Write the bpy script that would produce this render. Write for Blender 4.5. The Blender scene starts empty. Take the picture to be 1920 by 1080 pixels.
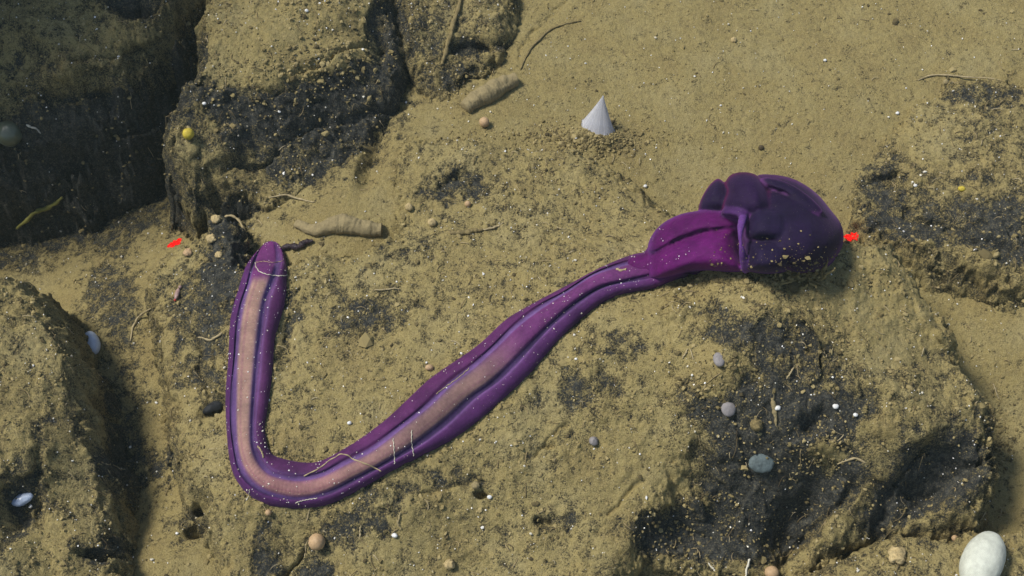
import bpy, math, random
import numpy as np
from mathutils import Vector
random.seed(5); rng = np.random.default_rng(11)
R = math.radians
scene = bpy.context.scene
col = scene.collection

# ------------------------------------------------------------------ camera, sky, sun, exposure
PITCH = R(58.0); DIST = 6.6; HALF = math.tan(R(20.0))
cam_d = bpy.data.cameras.new("camera"); cam = bpy.data.objects.new("camera", cam_d); col.objects.link(cam)
CAM = np.array([0.0, -DIST*math.cos(PITCH), DIST*math.sin(PITCH)])
cam.location = CAM; cam.rotation_euler = (math.pi/2 - PITCH, 0, 0)
cam_d.sensor_width = 36; cam_d.lens = 18/HALF; cam_d.clip_start = 0.05; cam_d.clip_end = 400
scene.camera = cam

SUN_EL, SUN_ROT = R(58), R(-80)
w = bpy.data.worlds.new("World"); scene.world = w; w.use_nodes = True
nt = w.node_tree; nt.nodes.clear()
sky = nt.nodes.new("ShaderNodeTexSky"); sky.sky_type = 'NISHITA'; sky.sun_disc = False
sky.sun_elevation = SUN_EL; sky.sun_rotation = SUN_ROT
bg = nt.nodes.new("ShaderNodeBackground"); bg.inputs[1].default_value = 0.11
wo = nt.nodes.new("ShaderNodeOutputWorld")
nt.links.new(sky.outputs[0], bg.inputs[0]); nt.links.new(bg.outputs[0], wo.inputs[0])
sd = bpy.data.lights.new("sun", 'SUN'); sun = bpy.data.objects.new("sun", sd); col.objects.link(sun)
sd.energy = 4.3; sd.angle = R(13.0); sd.color = (1.0, 0.955, 0.86)
SDIR = Vector((math.sin(SUN_ROT)*math.cos(SUN_EL), math.cos(SUN_ROT)*math.cos(SUN_EL), math.sin(SUN_EL)))
sun.rotation_euler = SDIR.to_track_quat('Z', 'Y').to_euler(); sun.location = (0, 0, 8)
scene.view_settings.view_transform = 'Standard'; scene.view_settings.look = 'None'
scene.view_settings.exposure = 0.0; scene.view_settings.gamma = 1.0

# ------------------------------------------------------------------ projection helpers (photo pixels, 1920 x 1080)
FW = np.array([0, math.cos(PITCH), -math.sin(PITCH)]); UP = np.array([0, math.sin(PITCH), math.cos(PITCH)])
def rays(px, py):
    px = np.asarray(px, float); py = np.asarray(py, float)
    a = (px-960)/960*HALF; b = (540-py)/960*HALF
    return np.stack([a, FW[1]+b*UP[1], FW[2]+b*UP[2]], -1)
def W(px, py, z=0.0):
    d = rays(px, py); t = (z-CAM[2])/d[..., 2]
    return CAM + d*t[..., None]
def project(x, y, z):
    X, Y, Z = x-CAM[0], y-CAM[1], z-CAM[2]
    dep = Y*FW[1]+Z*FW[2]; v = Y*UP[1]+Z*UP[2]
    return 960+X/dep/HALF*960, 540-v/dep/HALF*960
PX = 2*HALF/1920*DIST          # world size of one photo pixel near the centre

# ------------------------------------------------------------------ noise
def perlin(x, y, seed=0):
    ix = np.floor(x).astype(np.int64); iy = np.floor(y).astype(np.int64)
    fx = x-ix; fy = y-iy
    u = fx*fx*fx*(fx*(fx*6-15)+10); v = fy*fy*fy*(fy*(fy*6-15)+10)
    def g(i, j, dx, dy):
        h = ((i*374761393 + j*668265263 + seed*974634777) & 0xffffffff)
        h = ((h ^ (h >> 13))*1274126177) & 0xffffffff
        h = (h ^ (h >> 16)) & 4095
        a = h*(2*math.pi/4096)
        return np.cos(a)*dx+np.sin(a)*dy
    a = g(ix, iy, fx, fy); b = g(ix+1, iy, fx-1, fy)
    c = g(ix, iy+1, fx, fy-1); d = g(ix+1, iy+1, fx-1, fy-1)
    return (a+(b-a)*u)*(1-v)+(c+(d-c)*u)*v
def fbm(x, y, f, octv, seed, gain=0.5):
    s = 0; a = 1
    for k in range(octv):
        s = s+a*perlin(x*f+k*17.3, y*f-k*9.1, seed+k); f *= 2.03; a *= gain
    return s
def sstep(a, b, x):
    t = np.clip((x-a)/(b-a), 0, 1); return t*t*(3-2*t)
def blur(A, r, n=2):
    for _ in range(n):
        for ax in (0, 1):
            B = np.moveaxis(A, ax, 0)
            P = np.concatenate([np.repeat(B[:1], r, 0), B, np.repeat(B[-1:], r, 0)])
            C = np.cumsum(np.concatenate([np.zeros((1,)+P.shape[1:]), P]), 0)
            A = np.moveaxis((C[2*r+1:]-C[:-2*r-1])/(2*r+1), 0, ax)
    return A

# ------------------------------------------------------------------ the relief: dense grid round the picture, coarse outwards
STEP = 0.0052
def axis(a, b, out_a, out_b):
    c = list(np.arange(a, b, STEP)); s = STEP
    hi = [c[-1]]
    while hi[-1] < out_b: s *= 1.13; hi.append(hi[-1]+s)
    s = STEP; lo = [c[0]]
    while lo[-1] > out_a: s *= 1.13; lo.append(lo[-1]-s)
    return np.array(lo[1:][::-1]+c+hi[1:])
gx = axis(-3.15, 3.15, -40, 40); gy = axis(-1.75, 2.35, -25, 90)
X, Y = np.meshgrid(gx, gy)                       # rows = y
NY, NX = X.shape

def rbf(pts, lo, hi, c=0.12):
    p = np.array(pts, float); q = W(p[:, 0], p[:, 1], p[:, 2])[:, :2]; n = len(p)
    D = np.sqrt(((q[:, None]-q[None])**2).sum(-1)+c*c)
    A = np.zeros((n+1, n+1)); A[:n, :n] = D+np.eye(n)*-0.004; A[:n, n] = 1; A[n, :n] = 1
    wt = np.linalg.solve(A, np.append(p[:, 2], 0))
    o = np.full(X.shape, wt[n])
    for i in range(n): o += wt[i]*np.sqrt((X-q[i, 0])**2+(Y-q[i, 1])**2+c*c)
    return np.clip(o, lo, hi)
def sdist(poly, z):
    """signed distance, positive inside; poly in photo pixels at rim height z"""
    pz = [p[2] if len(p) > 2 else z for p in poly]
    q = W([p[0] for p in poly], [p[1] for p in poly], np.array(pz))[:, :2]
    d2 = np.full(X.shape, 1e9); ins = np.zeros(X.shape, bool)
    for i in range(len(q)):
        ax_, ay = q[i]; bx, by = q[(i+1) % len(q)]
        ex, ey = bx-ax_, by-ay; L = ex*ex+ey*ey+1e-12
        t = np.clip(((X-ax_)*ex+(Y-ay)*ey)/L, 0, 1)
        d2 = np.minimum(d2, (X-ax_-t*ex)**2+(Y-ay-t*ey)**2)
        if abs(ey) > 1e-9:
            c = ((ay > Y) != (by > Y)) & (X < ex*(Y-ay)/ey+ax_); ins ^= c
    d = np.sqrt(d2); return np.where(ins, d, -d)

nbig = fbm(X, Y, 1.3, 3, 3); nmid = fbm(X, Y, 5.0, 4, 21, 0.55); nw = fbm(X, Y, 3.1, 5, 51, 0.6)
nfine = fbm(X, Y, 26, 3, 81, 0.6)
crumb = (0.32-np.abs(perlin(X*48, Y*48, 301)))+0.6*(0.32-np.abs(perlin(X*95+3, Y*95, 302)))
grain = perlin(X*120, Y*120, 303)
def facets(x, y, f, seed):
    """broken planes: every random cell gets its own tilt"""
    x = x*f; y = y*f; ix = np.floor(x).astype(np.int64); iy = np.floor(y).astype(np.int64)
    best = np.full(x.shape, 9.0); out = np.zeros(x.shape)
    for i in (-1, 0, 1):
        for j in (-1, 0, 1):
            a = ix+i; b = iy+j
            h = ((a*374761393+b*668265263+seed*974634777) & 0xffffffff); h = ((h ^ (h >> 13))*1274126177) & 0xffffffff; h = h ^ (h >> 16)
            u, v, g1, g2 = [((h >> k_) & 255)/255.0 for k_ in (0, 8, 16, 24)]
            dx = x-a-u; dy = y-b-v; d = dx*dx+dy*dy; m = d < best
            best = np.where(m, d, best); out = np.where(m, dx*(g1*2-1)+dy*(g2*2-1)+(u-.5)*.5, out)
    return out
fac = facets(X+.03*nmid, Y+.03*nw, 3.2, 7)*.6+facets(X+.02*nmid, Y*1.2+.02*nfine, 8.5, 8)*.25
fac = blur(fac, 1, 1)
ridg = 0.35-np.abs(fbm(X+0.05*nmid, Y*1.6, 4.5, 4, 140, 0.55))

SEA = [(1000,30,0.0),(1500,40,0.03),(1900,40,0.08),(1300,200,0),(1700,150,0.03),(1180,310,-0.06),(1260,350,-0.1),
       (1560,300,-0.02),(1640,450,-0.14),(1800,600,-0.25),(1900,800,-0.38),(1900,650,-0.25),(1895,950,-0.42),
       (250,330,-0.6),(150,450,-0.58),(220,400,-0.56),(330,350,-0.48),(235,500,-0.40),(225,560,-0.34),(240,650,-0.34),(265,800,-0.38),
       (270,950,-0.4),(300,1060,-0.25),(560,400,0.0),(640,430,0.02),(760,215,0.0),(800,200,0.0),(900,190,0.02),
       (20,460,-0.62),(600,1080,-0.3),(1300,1070,-0.45),(1700,1070,-0.4),(1000,200,0),(2300,500,0.0),(-400,500,-0.5),
       (960,-500,0.1),(960,1600,-0.3)]
layers = []      # name, label, category, height, base bareness, roughness
def layer(name, label, poly, z, ctrl, lo, hi, wdt, drop, bare, rough, pw=2.2, jag=0.05):
    if name == 'seabed':
        h = rbf(ctrl, lo, hi); d = None
    else:
        d = sdist(poly, z)+jag*(nmid*0.8+nw*0.5)+0.02*nfine
        h = rbf(ctrl, lo, hi)
        t = np.clip(1-d/wdt, 0, 8); h = h-drop*np.where(t < 1, t**pw, 1+pw*(t-1))
    h = h+nbig*0.03*(1 if name != 'seabed' else .6)
    layers.append(dict(name=name, label=label, h=h, bare=bare, rough=rough, d=d))
layer('seabed', None, None, 0, SEA, -0.95, 0.3, 0, 0, 0.0, 0.25)
layer('boulder', 'big dark boulder thinly dusted with silt, filling the upper left corner',
      [(-500,-200),(440,-60),(418,5),(388,80),(345,140),(300,180),(245,212),(170,243),(90,262),(0,272),(-500,280)], 0.12,
      [(-300,100,.45),(0,0,.45),(200,0,.45),(400,0,.42),(100,120,.32),(300,120,.28),(60,220,.14),(200,210,.12),(300,160,.18)], -.3, .6,
      0.30, 0.42, .28, .9, jag=.11)
layer('boulder', 'silt-capped rock with a wide black flank and a yellow ball on its edge',
      [(425,-80),(730,-80),(760,20),(790,120),(768,185),(742,235),(706,300),(690,350),(600,372),(520,392),(440,372),(345,378),(302,330),(308,275),(345,200),(375,120)], 0.1,
      [(430,0,.42),(600,0,.36),(700,0,.28),(400,150,.38),(500,150,.36),(620,130,.28),(740,150,.12),(340,260,.28),(420,250,.22),(560,250,.12),(680,260,.02),(340,350,.14),(440,330,.08),(600,350,-.02)], -.2, .5,
      0.15, 0.40, .10, .9)
layer('boulder', 'low broken outcrop at the top edge between the silt-capped rock and the smooth silt plain',
      [(700,-80),(1010,-80),(975,60),(950,130),(880,175),(850,200),(790,195),(740,120)], 0.05,
      [(720,0,.2),(850,0,.18),(960,0,.12),(780,120,.12),(900,100,.1),(850,170,.04)], -.1, .25, 0.14, .2, .26, 1.0)
layer('boulder', 'broad silt-covered slab in the centre under the thin part of the purple worm',
      [(735,232),(860,222),(960,240),(1060,244),(1160,268),(1235,325),(1300,385),(1420,480),(1500,620),(1450,760),(1300,900),(1180,1130),(330,1160),(345,985),(300,880),(262,720),(238,600),(225,470),(300,420),(420,368),(470,395),(480,470),(560,450),(660,445),(722,415),(700,350),(706,285)], 0.1,
      [(720,270,.1),(900,260,.08),(1100,280,.05),(1250,360,.03),(720,420,.1),(900,400,.1),(1100,450,.12),(500,470,.1),(420,400,.1),(300,450,.0),(280,600,-.1),(330,750,-.12),(400,600,.04),(500,700,.08),(700,600,.12),(900,600,.16),(450,900,.02),(400,1000,-.08),(700,950,.02),(1000,800,.1),(1200,700,.22),(1200,900,.0),(900,1050,-.15),(600,1060,-.2),(1300,500,.28),(1400,600,.3)], -.25, .4,
      0.16, 0.30, .12, .7)
layer('boulder', 'large humped boulder with a broken black front, under the head of the purple worm',
      [(1290,520),(1400,495),(1560,470),(1660,470),(1720,520),(1790,610),(1830,690),(1893,745),(1905,840),(1885,930),(1800,985),(1640,985),(1530,1050),(1400,1060),(1180,1030),(1150,960),(1220,840),(1200,700),(1220,580)], 0.1,
      [(1300,540,.34),(1450,510,.46),(1600,490,.34),(1700,540,.24),(1250,700,.24),(1400,620,.42),(1560,620,.34),(1750,660,.16),(1850,760,.08),
       (1300,720,.26),(1480,720,.3),(1620,740,.26),(1750,770,.18),(1320,850,.05),(1450,860,.1),(1580,840,.12),(1700,830,.14),(1850,870,.05),(1300,980,-.18),(1450,990,-.22),(1560,960,-.12),(1700,950,-.15),(1820,950,-.1),(1200,960,-.1)], -.4, .6,
      0.14, 0.30, .18, 1.0)
layer('boulder', 'speckled grey rock at the right edge with a ragged dark lower rim',
      [(1598,300),(1640,262),(1700,200),(1760,150),(1900,158),(2300,150),(2300,520),(1920,512),(1850,492),(1760,462),(1690,448),(1610,400),(1596,340)], 0.05,
      [(1640,300,-.01),(1700,200,.03),(1800,160,.06),(1900,170,.1),(1650,380,-.03),(1750,400,.0),(1850,430,.02),(1910,460,.0),(2200,300,.1),(1800,280,.05)], -.1, .3,
      0.07, 0.07, .30, .9)
layer('boulder', 'silty boulder at the lower left edge with a blue-white shell clinging to its right side',
      [(-500,500),(0,498),(55,492),(95,530),(140,595),(172,670),(192,740),(208,830),(226,930),(238,1020),(245,1200),(-500,1200)], 0.1,
      [(0,520,.16),(60,520,.12),(100,700,.12),(0,800,.2),(170,720,.02),(60,850,.14),(100,930,-.02),(150,850,.0),(190,1000,-.08),(50,1050,.04),(-300,800,.3),(100,1060,-.02)], -.2, .4,
      0.15, 0.4, .15, .9)
layer('boulder', 'low silt-dusted rock along the bottom edge at right, with the white egg-shaped sponge on it',
      [(1180,1200),(1240,1075),(1400,1062),(1520,1048),(1580,1020),(1645,978),(1740,985),(1830,990),(1925,965),(2200,1000),(2200,1200)], -.25,
      [(1300,1080,-.36),(1560,1050,-.3),(1650,1000,-.26),(1800,1020,-.22),(1900,1000,-.25),(1700,1080,-.2)], -.45, 0, 0.08, .35, .25, .8)

e_ = 1-np.abs((X+4.28+.15*nw)/1.17)**6-np.abs((Y-2.75-.2*nmid)/2.1)**6
layers.append(dict(name='boulder', label='tall added rock wall, unseen outside the left edge, put there to shade the corner', h=-1.0+4.9*np.clip(e_, -.5, 1)+.1*nmid, bare=.5, rough=.9, d=None))  # unseen rock, added only to cast shade over the upper left corner
ELL = lambda U, V, cx, cy, rx, ry, ang: np.exp(-np.clip((((U-cx)*math.cos(R(ang))+(V-cy)*math.sin(R(ang)))/rx)**2+((-(U-cx)*math.sin(R(ang))+(V-cy)*math.cos(R(ang)))/ry)**2, 0, 30)**1.5)
def SEG(U, V, x0, y0, x1, y1, wd):
    ex, ey = x1-x0, y1-y0; t = np.clip(((U-x0)*ex+(V-y0)*ey)/(ex*ex+ey*ey), 0, 1)
    d2 = ((U-x0-t*ex)**2+(V-y0-t*ey)**2)/(wd*wd); return np.exp(-np.clip(d2, 0, 30))
BARE_SHADE = [(190,400,170,75,-5,1.0),(250,320,60,70,30,.9),(220,560,60,90,0,.6),(235,720,50,110,0,.6),(265,860,50,90,0,.4),(30,440,80,60,0,.5),  # this row paints the shade of trough and channel as bare rock
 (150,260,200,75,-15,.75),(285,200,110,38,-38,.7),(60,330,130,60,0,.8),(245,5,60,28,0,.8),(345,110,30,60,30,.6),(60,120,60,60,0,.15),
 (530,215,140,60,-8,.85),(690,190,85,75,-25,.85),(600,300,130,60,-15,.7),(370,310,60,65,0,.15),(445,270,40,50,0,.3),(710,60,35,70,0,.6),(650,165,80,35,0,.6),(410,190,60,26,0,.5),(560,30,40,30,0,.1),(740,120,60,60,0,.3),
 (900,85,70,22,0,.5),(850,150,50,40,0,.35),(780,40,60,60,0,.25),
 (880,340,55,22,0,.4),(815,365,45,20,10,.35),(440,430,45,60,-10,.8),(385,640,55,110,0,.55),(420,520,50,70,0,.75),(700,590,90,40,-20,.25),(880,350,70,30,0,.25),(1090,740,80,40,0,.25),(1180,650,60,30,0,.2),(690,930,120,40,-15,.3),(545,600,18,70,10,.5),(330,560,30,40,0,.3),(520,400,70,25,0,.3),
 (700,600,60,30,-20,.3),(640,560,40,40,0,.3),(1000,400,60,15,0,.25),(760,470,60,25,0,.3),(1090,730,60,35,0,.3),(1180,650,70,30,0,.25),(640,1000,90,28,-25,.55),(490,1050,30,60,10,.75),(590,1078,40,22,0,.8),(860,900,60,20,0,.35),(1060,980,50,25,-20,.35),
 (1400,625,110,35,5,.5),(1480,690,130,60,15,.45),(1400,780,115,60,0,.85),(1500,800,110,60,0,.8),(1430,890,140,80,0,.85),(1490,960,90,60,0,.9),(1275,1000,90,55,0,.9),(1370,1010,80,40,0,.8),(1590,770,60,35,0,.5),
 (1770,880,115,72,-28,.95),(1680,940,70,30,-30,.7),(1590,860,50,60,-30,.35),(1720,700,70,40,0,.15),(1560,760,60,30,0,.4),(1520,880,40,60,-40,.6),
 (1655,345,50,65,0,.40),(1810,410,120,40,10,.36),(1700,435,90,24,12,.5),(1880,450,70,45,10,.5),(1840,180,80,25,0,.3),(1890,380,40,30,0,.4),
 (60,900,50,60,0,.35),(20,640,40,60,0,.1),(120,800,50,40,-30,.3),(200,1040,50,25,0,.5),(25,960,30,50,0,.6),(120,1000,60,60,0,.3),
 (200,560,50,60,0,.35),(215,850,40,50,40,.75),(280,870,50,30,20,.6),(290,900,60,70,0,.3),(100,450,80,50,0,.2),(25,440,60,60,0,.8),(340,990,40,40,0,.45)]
TAN = [(1548,846,40,17,-20,1.3),(1500,836,22,14,0,1.1),(1420,795,16,12,0,1.1),(1508,912,13,20,0,1.0),(1440,1002,16,8,20,.8),(1330,735,20,26,10,.8),(620,110,90,40,0,.5),(500,60,90,60,0,.3),(760,760,150,100,0,.12),(1350,690,50,35,0,.6),(1230,620,60,60,0,.3),(1230,900,120,80,0,.25),(1540,990,60,25,-40,.5),(1545,940,30,40,-20,.5),(1640,560,100,70,0,.4),(1700,620,60,60,0,.3),(1620,800,25,50,0,.4),(1640,680,60,30,0,.2),(660,400,80,30,0,.5),(530,360,60,20,-20,.3),(120,1020,50,45,0,.5),(1730,250,60,60,0,.3),(480,150,60,30,0,.3)]
CARVE = [(1765,885,100,48,-35,.20),(1505,955,42,100,28,.22),(1400,980,90,40,0,.05),(1430,900,110,55,0,.09),(372,944,13,20,10,.16),(366,996,20,9,-25,.12),(400,765,26,12,-30,.08),(190,1043,34,5,0,.12),(25,950,40,40,0,.12),
 (1530,790,30,22,-40,.08),(1270,1000,70,40,0,.07),(700,300,20,60,20,.08),(540,640,14,60,8,.03),(905,925,12,9,0,.07),(1025,980,20,10,0,.05),(1030,838,10,6,0,.04),(890,85,50,14,-5,.07),(710,60,18,45,0,.08),(215,850,30,18,45,.1),(245,5,50,22,0,.14),(270,220,60,22,-40,.12),(350,130,20,45,35,.1),(1570,970,20,20,0,.03)]
BUMP = [(1548,846,36,15,-20,.05),(1500,836,20,12,0,.035),(1420,797,14,11,0,.035),(1508,912,11,17,0,.03),(280,150,60,20,-20,.04),(110,150,90,20,-12,.04),(60,60,60,30,0,.04),(1350,690,45,32,0,.035),(1115,262,60,22,5,.045),(130,1010,50,50,0,.04),(420,285,38,30,-30,.06),(630,115,60,35,-10,.04),(1400,820,20,14,0,.02),(500,400,60,12,5,.02),(1640,720,60,20,20,.03),(900,300,60,20,0,.015)]
FISS = [(1645,985,1590,1035,6,.09),(1590,1035,1530,1052,6,.07),(1470,1040,1600,900,9,.07),(1480,590,1520,640,5,-.03),(1520,640,1542,712,4,-.035),(1590,705,1608,738,4,-.03),(1640,480,1760,640,12,-.025),(1760,640,1830,760,9,-.03),
 (1310,960,1400,1030,14,-.05),(1250,880,1310,960,12,-.03),(1640,975,1750,820,10,.08),(1750,820,1850,860,8,.05),(360,640,395,760,8,.03),(75,850,72,970,10,.05),(800,930,900,900,6,.02),(1000,860,1060,800,5,.02),(560,1040,520,1080,6,.05),
 (1130,960,1210,900,5,.02),(560,130,760,60,6,.03),(150,120,380,60,6,.02),(0,200,330,150,8,.03),(560,260,760,200,6,.03),(430,330,620,240,6,.03),(1690,400,1900,470,5,.03),(975,115,1000,60,4,.012),(1000,60,1060,15,4,.012)]
H0 = np.max([l['h'] for l in layers], 0)
U0, V0 = project(X, Y, H0)
near = (np.abs(X) < 6) & (Y > -4) & (Y < 7)
delta = np.zeros(X.shape)
for c in CARVE: delta -= c[5]*ELL(U0, V0, *c[:5])
for c in BUMP: delta += c[5]*ELL(U0, V0, *c[:5])
for c in FISS: delta -= c[5]*SEG(U0+22*nmid, V0+22*nw, *c[:5])
bare_shade_map = np.zeros(X.shape)
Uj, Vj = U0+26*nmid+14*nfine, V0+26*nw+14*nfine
for c in BARE_SHADE: bare_shade_map += c[5]*ELL(Uj, Vj, *c[:5])
for c in TAN: bare_shade_map -= c[5]*ELL(Uj, Vj, *c[:5])
delta *= near; bare_shade_map *= near
bare_shade_map = np.clip(bare_shade_map*1.1, -.6, .95)
spk = fbm(X, Y, 14, 5, 400, 0.72)       # patchiness of the silt cover
for l in layers:
    lowh = l['h']+delta
    gyy, gxx = np.gradient(lowh, gy, gx)
    slope = np.hypot(gxx, gyy)
    b = l['bare']+bare_shade_map+0.24*sstep(0.8, 2.0, slope)
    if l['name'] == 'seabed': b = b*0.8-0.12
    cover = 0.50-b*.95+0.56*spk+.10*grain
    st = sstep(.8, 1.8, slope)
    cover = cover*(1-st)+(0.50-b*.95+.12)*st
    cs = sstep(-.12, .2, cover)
    rg = l['rough']*(0.55+0.6*sstep(-.3, .4, nw+nmid))
    h = lowh+rg*(nmid*0.030+ridg*0.03*(0.4+b))*(1-.6*st)+fac*(.022*rg+.085*rg*sstep(.35, .9, b))*(l['name'] != 'seabed')+nfine*0.006*(.35+rg)+cs*0.010
    h += (crumb*(0.0042*rg+0.0007)+grain*(0.0018*rg+0.0005))*(1-.85*st)
    l['h'] = h; l['cover'] = cover
HC = np.max([l['h'] for l in layers], 0)
HS = blur(HC, 9, 2)

def samp(A, x, y):
    fx = np.interp(x, gx, np.arange(NX)); fy = np.interp(y, gy, np.arange(NY))
    i = np.clip(fx.astype(int), 0, NX-2); j = np.clip(fy.astype(int), 0, NY-2); a = fx-i; b = fy-j
    return (A[j, i]*(1-a)+A[j, i+1]*a)*(1-b)+(A[j+1, i]*(1-a)+A[j+1, i+1]*a)*b
def hit(px, py, off=0.0, A=None):
    """where the sight line of a photo pixel meets the relief raised by off"""
    A = HC if A is None else A
    px = np.atleast_1d(np.asarray(px, float)); py = np.atleast_1d(np.asarray(py, float))
    off = np.broadcast_to(np.asarray(off, float), px.shape)
    d = rays(px, py); t = np.full(px.shape, 4.6); done = np.zeros(px.shape, bool); dt = 0.02; res = t.copy()
    prev = None
    for _ in range(280):
        P = CAM+d*t[:, None]; g = P[:, 2]-samp(A, P[:, 0], P[:, 1])-off
        if prev is not None:
            m = (g <= 0) & ~done
            res[m] = (t-dt*(-g)/(prev-g+1e-12))[m]; done |= m
        prev = g; t = t+dt
        if done.all(): break
    return CAM+d*res[:, None]

# ------------------------------------------------------------------ materials
def mat(name):
    m = bpy.data.materials.new(name); m.use_nodes = True
    n = m.node_tree; b = n.nodes['Principled BSDF']; b.inputs['Specular IOR Level'].default_value = 0.25
    return m, n, b
def N(n, t, **k):
    x = n.nodes.new(t)
    for a, v in k.items(): setattr(x, a, v)
    return x
def noise(n, co, scale, det=4, rough=.6):
    t = N(n, 'ShaderNodeTexNoise'); t.inputs['Scale'].default_value = scale; t.inputs['Detail'].default_value = det
    t.inputs['Roughness'].default_value = rough; n.links.new(co, t.inputs['Vector']); return t.outputs['Fac']
def ramp(n, f, stops):
    r = N(n, 'ShaderNodeValToRGB'); e = r.color_ramp.elements
    while len(e) < len(stops): e.new(.5)
    for k, (p, c) in enumerate(stops): e[k].position = p; e[k].color = (*c, 1)
    n.links.new(f, r.inputs[0]); return r.outputs[0]
def mth(n, op, a, b=None, clamp=False):
    x = N(n, 'ShaderNodeMath', operation=op, use_clamp=clamp)
    for i, v in enumerate((a, b)):
        if v is None: continue
        if isinstance(v, (int, float)): x.inputs[i].default_value = v
        else: n.links.new(v, x.inputs[i])
    return x.outputs[0]
def mix(n, f, a, b, mode='MIX'):
    x = N(n, 'ShaderNodeMix', data_type='RGBA', blend_type=mode)
    for i, v in ((0, f), (6, a), (7, b)):
        if isinstance(v, (int, float)): x.inputs[i].default_value = v
        elif isinstance(v, tuple): x.inputs[i].default_value = (*v, 1)
        else: n.links.new(v, x.inputs[i])
    return x.outputs[2]

def silt_rock(name, tone=1.0, green=0.0):
    m, n, b = mat(name)
    co = N(n, 'ShaderNodeTexCoord').outputs['Object']
    at = N(n, 'ShaderNodeAttribute', attribute_name='cover').outputs['Fac']
    f1 = noise(n, co, 42, 6, .75); f2 = noise(n, co, 130, 3, .7); f3 = noise(n, co, 4, 4, .6); f4 = noise(n, co, 260, 2, .5)
    c = mth(n, 'ADD', at, mth(n, 'MULTIPLY', mth(n, 'SUBTRACT', f1, .5), 1.0))
    c = mth(n, 'ADD', c, mth(n, 'MULTIPLY', mth(n, 'SUBTRACT', f2, .5), 2.2))
    mr = N(n, 'ShaderNodeMapRange', interpolation_type='SMOOTHSTEP'); mr.inputs[1].default_value = -.34; mr.inputs[2].default_value = .34
    n.links.new(c, mr.inputs[0]); cov = mr.outputs[0]
    t = tone
    silt = ramp(n, f3, [(.30, (.29*t, .218*t, .070*t)), (.5, (.35*t, .278*t, .095*t)), (.7, (.385*t, .32*t, .135*t))])
    silt = mix(n, mth(n, 'MULTIPLY', ramp(n, f1, [(.36, (1, 1, 1)), (.52, (0, 0, 0))]), .55), silt, (.085*t, .062*t, .026*t))
    silt = mix(n, ramp(n, f2, [(.55, (0, 0, 0)), (.75, (.5, .5, .5))]), silt, (.40*t, .30*t, .155*t))
    silt = mix(n, .38, silt, ramp(n, f4, [(.35, (.14*t, .11*t, .05*t)), (.65, (.52*t, .43*t, .23*t))]))
    rock = ramp(n, f1, [(.3, (.012, .013, .014)), (.5, (.032, .034, .033)), (.70, (.11, .108, .09))])
    rock = mix(n, ramp(n, f2, [(.52, (0, 0, 0)), (.68, (.8, .8, .8))]), rock, (.19, .165, .105))
    n.links.new(mix(n, cov, rock, silt), b.inputs['Base Color'])
    b.inputs['Roughness'].default_value = .9
    bm = N(n, 'ShaderNodeBump'); bm.inputs['Strength'].default_value = .9; bm.inputs['Distance'].default_value = .012
    n.links.new(mth(n, 'ADD', mth(n, 'ADD', f1, mth(n, 'MULTIPLY', f2, .6)), mth(n, 'MULTIPLY', cov, .35)), bm.inputs['Height'])
    n.links.new(bm.outputs[0], b.inputs['Normal'])
    return m
M_SILT = silt_rock('silt_and_rock', .94)
M_SEA = silt_rock('silt_plain', .88)
def plain(name, c, rough=.7, var=.25, scale=60, sss=0, spec=.3, emis=None, bump=.3, dist=.004, c2=None):
    m, n, b = mat(name); co = N(n, 'ShaderNodeTexCoord').outputs['Object']
    f = noise(n, co, scale, 5, .65)
    c2 = c2 or tuple(v*(1-2*var) for v in c)
    n.links.new(ramp(n, f, [(.32, c2), (.62, c)]), b.inputs['Base Color'])
    b.inputs['Roughness'].default_value = rough; b.inputs['Specular IOR Level'].default_value = spec
    if sss: b.inputs['Subsurface Weight'].default_value = sss; b.inputs['Subsurface Radius'].default_value = (.03, .03, .03)
    if emis: b.inputs['Emission Color'].default_value = (*emis[0], 1); b.inputs['Emission Strength'].default_value = emis[1]
    bm = N(n, 'ShaderNodeBump'); bm.inputs['Strength'].default_value = bump; bm.inputs['Distance'].default_value = dist
    n.links.new(f, bm.inputs['Height']); n.links.new(bm.outputs[0], b.inputs['Normal'])
    return m

# ------------------------------------------------------------------ mesh helpers
def tag(o, label=None, cat=None, group=None, kind=None):
    for k, v in (('label', label), ('category', cat), ('group', group), ('kind', kind)):
        if v: o[k] = v
    return o
def mesh_np(name, co, faces, m, smooth=True, attrs=None, cols=None, parent=None):
    """faces: (n, 3 or 4) int array, or a list of such arrays"""
    fl = faces if isinstance(faces, list) else [faces]
    me = bpy.data.meshes.new(name); co = np.asarray(co, np.float32)
    me.vertices.add(len(co)); me.vertices.foreach_set('co', co.ravel())
    li = np.concatenate([f.ravel() for f in fl]).astype(np.int32)
    lt = np.concatenate([np.full(len(f), f.shape[1]) for f in fl]).astype(np.int32)
    ls = np.concatenate([[0], np.cumsum(lt)[:-1]]).astype(np.int32)
    me.loops.add(len(li)); me.loops.foreach_set('vertex_index', li)
    me.polygons.add(len(lt)); me.polygons.foreach_set('loop_start', ls)
    me.update(calc_edges=True)
    me.polygons.foreach_set('use_smooth', np.full(len(lt), smooth)); 
    for k, v in (attrs or {}).items():
        a = me.attributes.new(k, 'FLOAT', 'POINT'); a.data.foreach_set('value', np.asarray(v, np.float32))
    if cols is not None:
        a = me.color_attributes.new('Col', 'FLOAT_COLOR', 'POINT')
        a.data.foreach_set('color', np.concatenate([cols, np.ones((len(cols), 1))], 1).astype(np.float32).ravel())
    me.validate(); me.update()
    if m: me.materials.append(m)
    o = bpy.data.objects.new(name, me); col.objects.link(o)
    if parent: o.parent = parent
    return o
def setorigin(o, p):
    """move the object's origin to p without moving its surface"""
    p = Vector(p); o.data.transform(__import__('mathutils').Matrix.Translation(-p)); o.location = p
    return o
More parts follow.
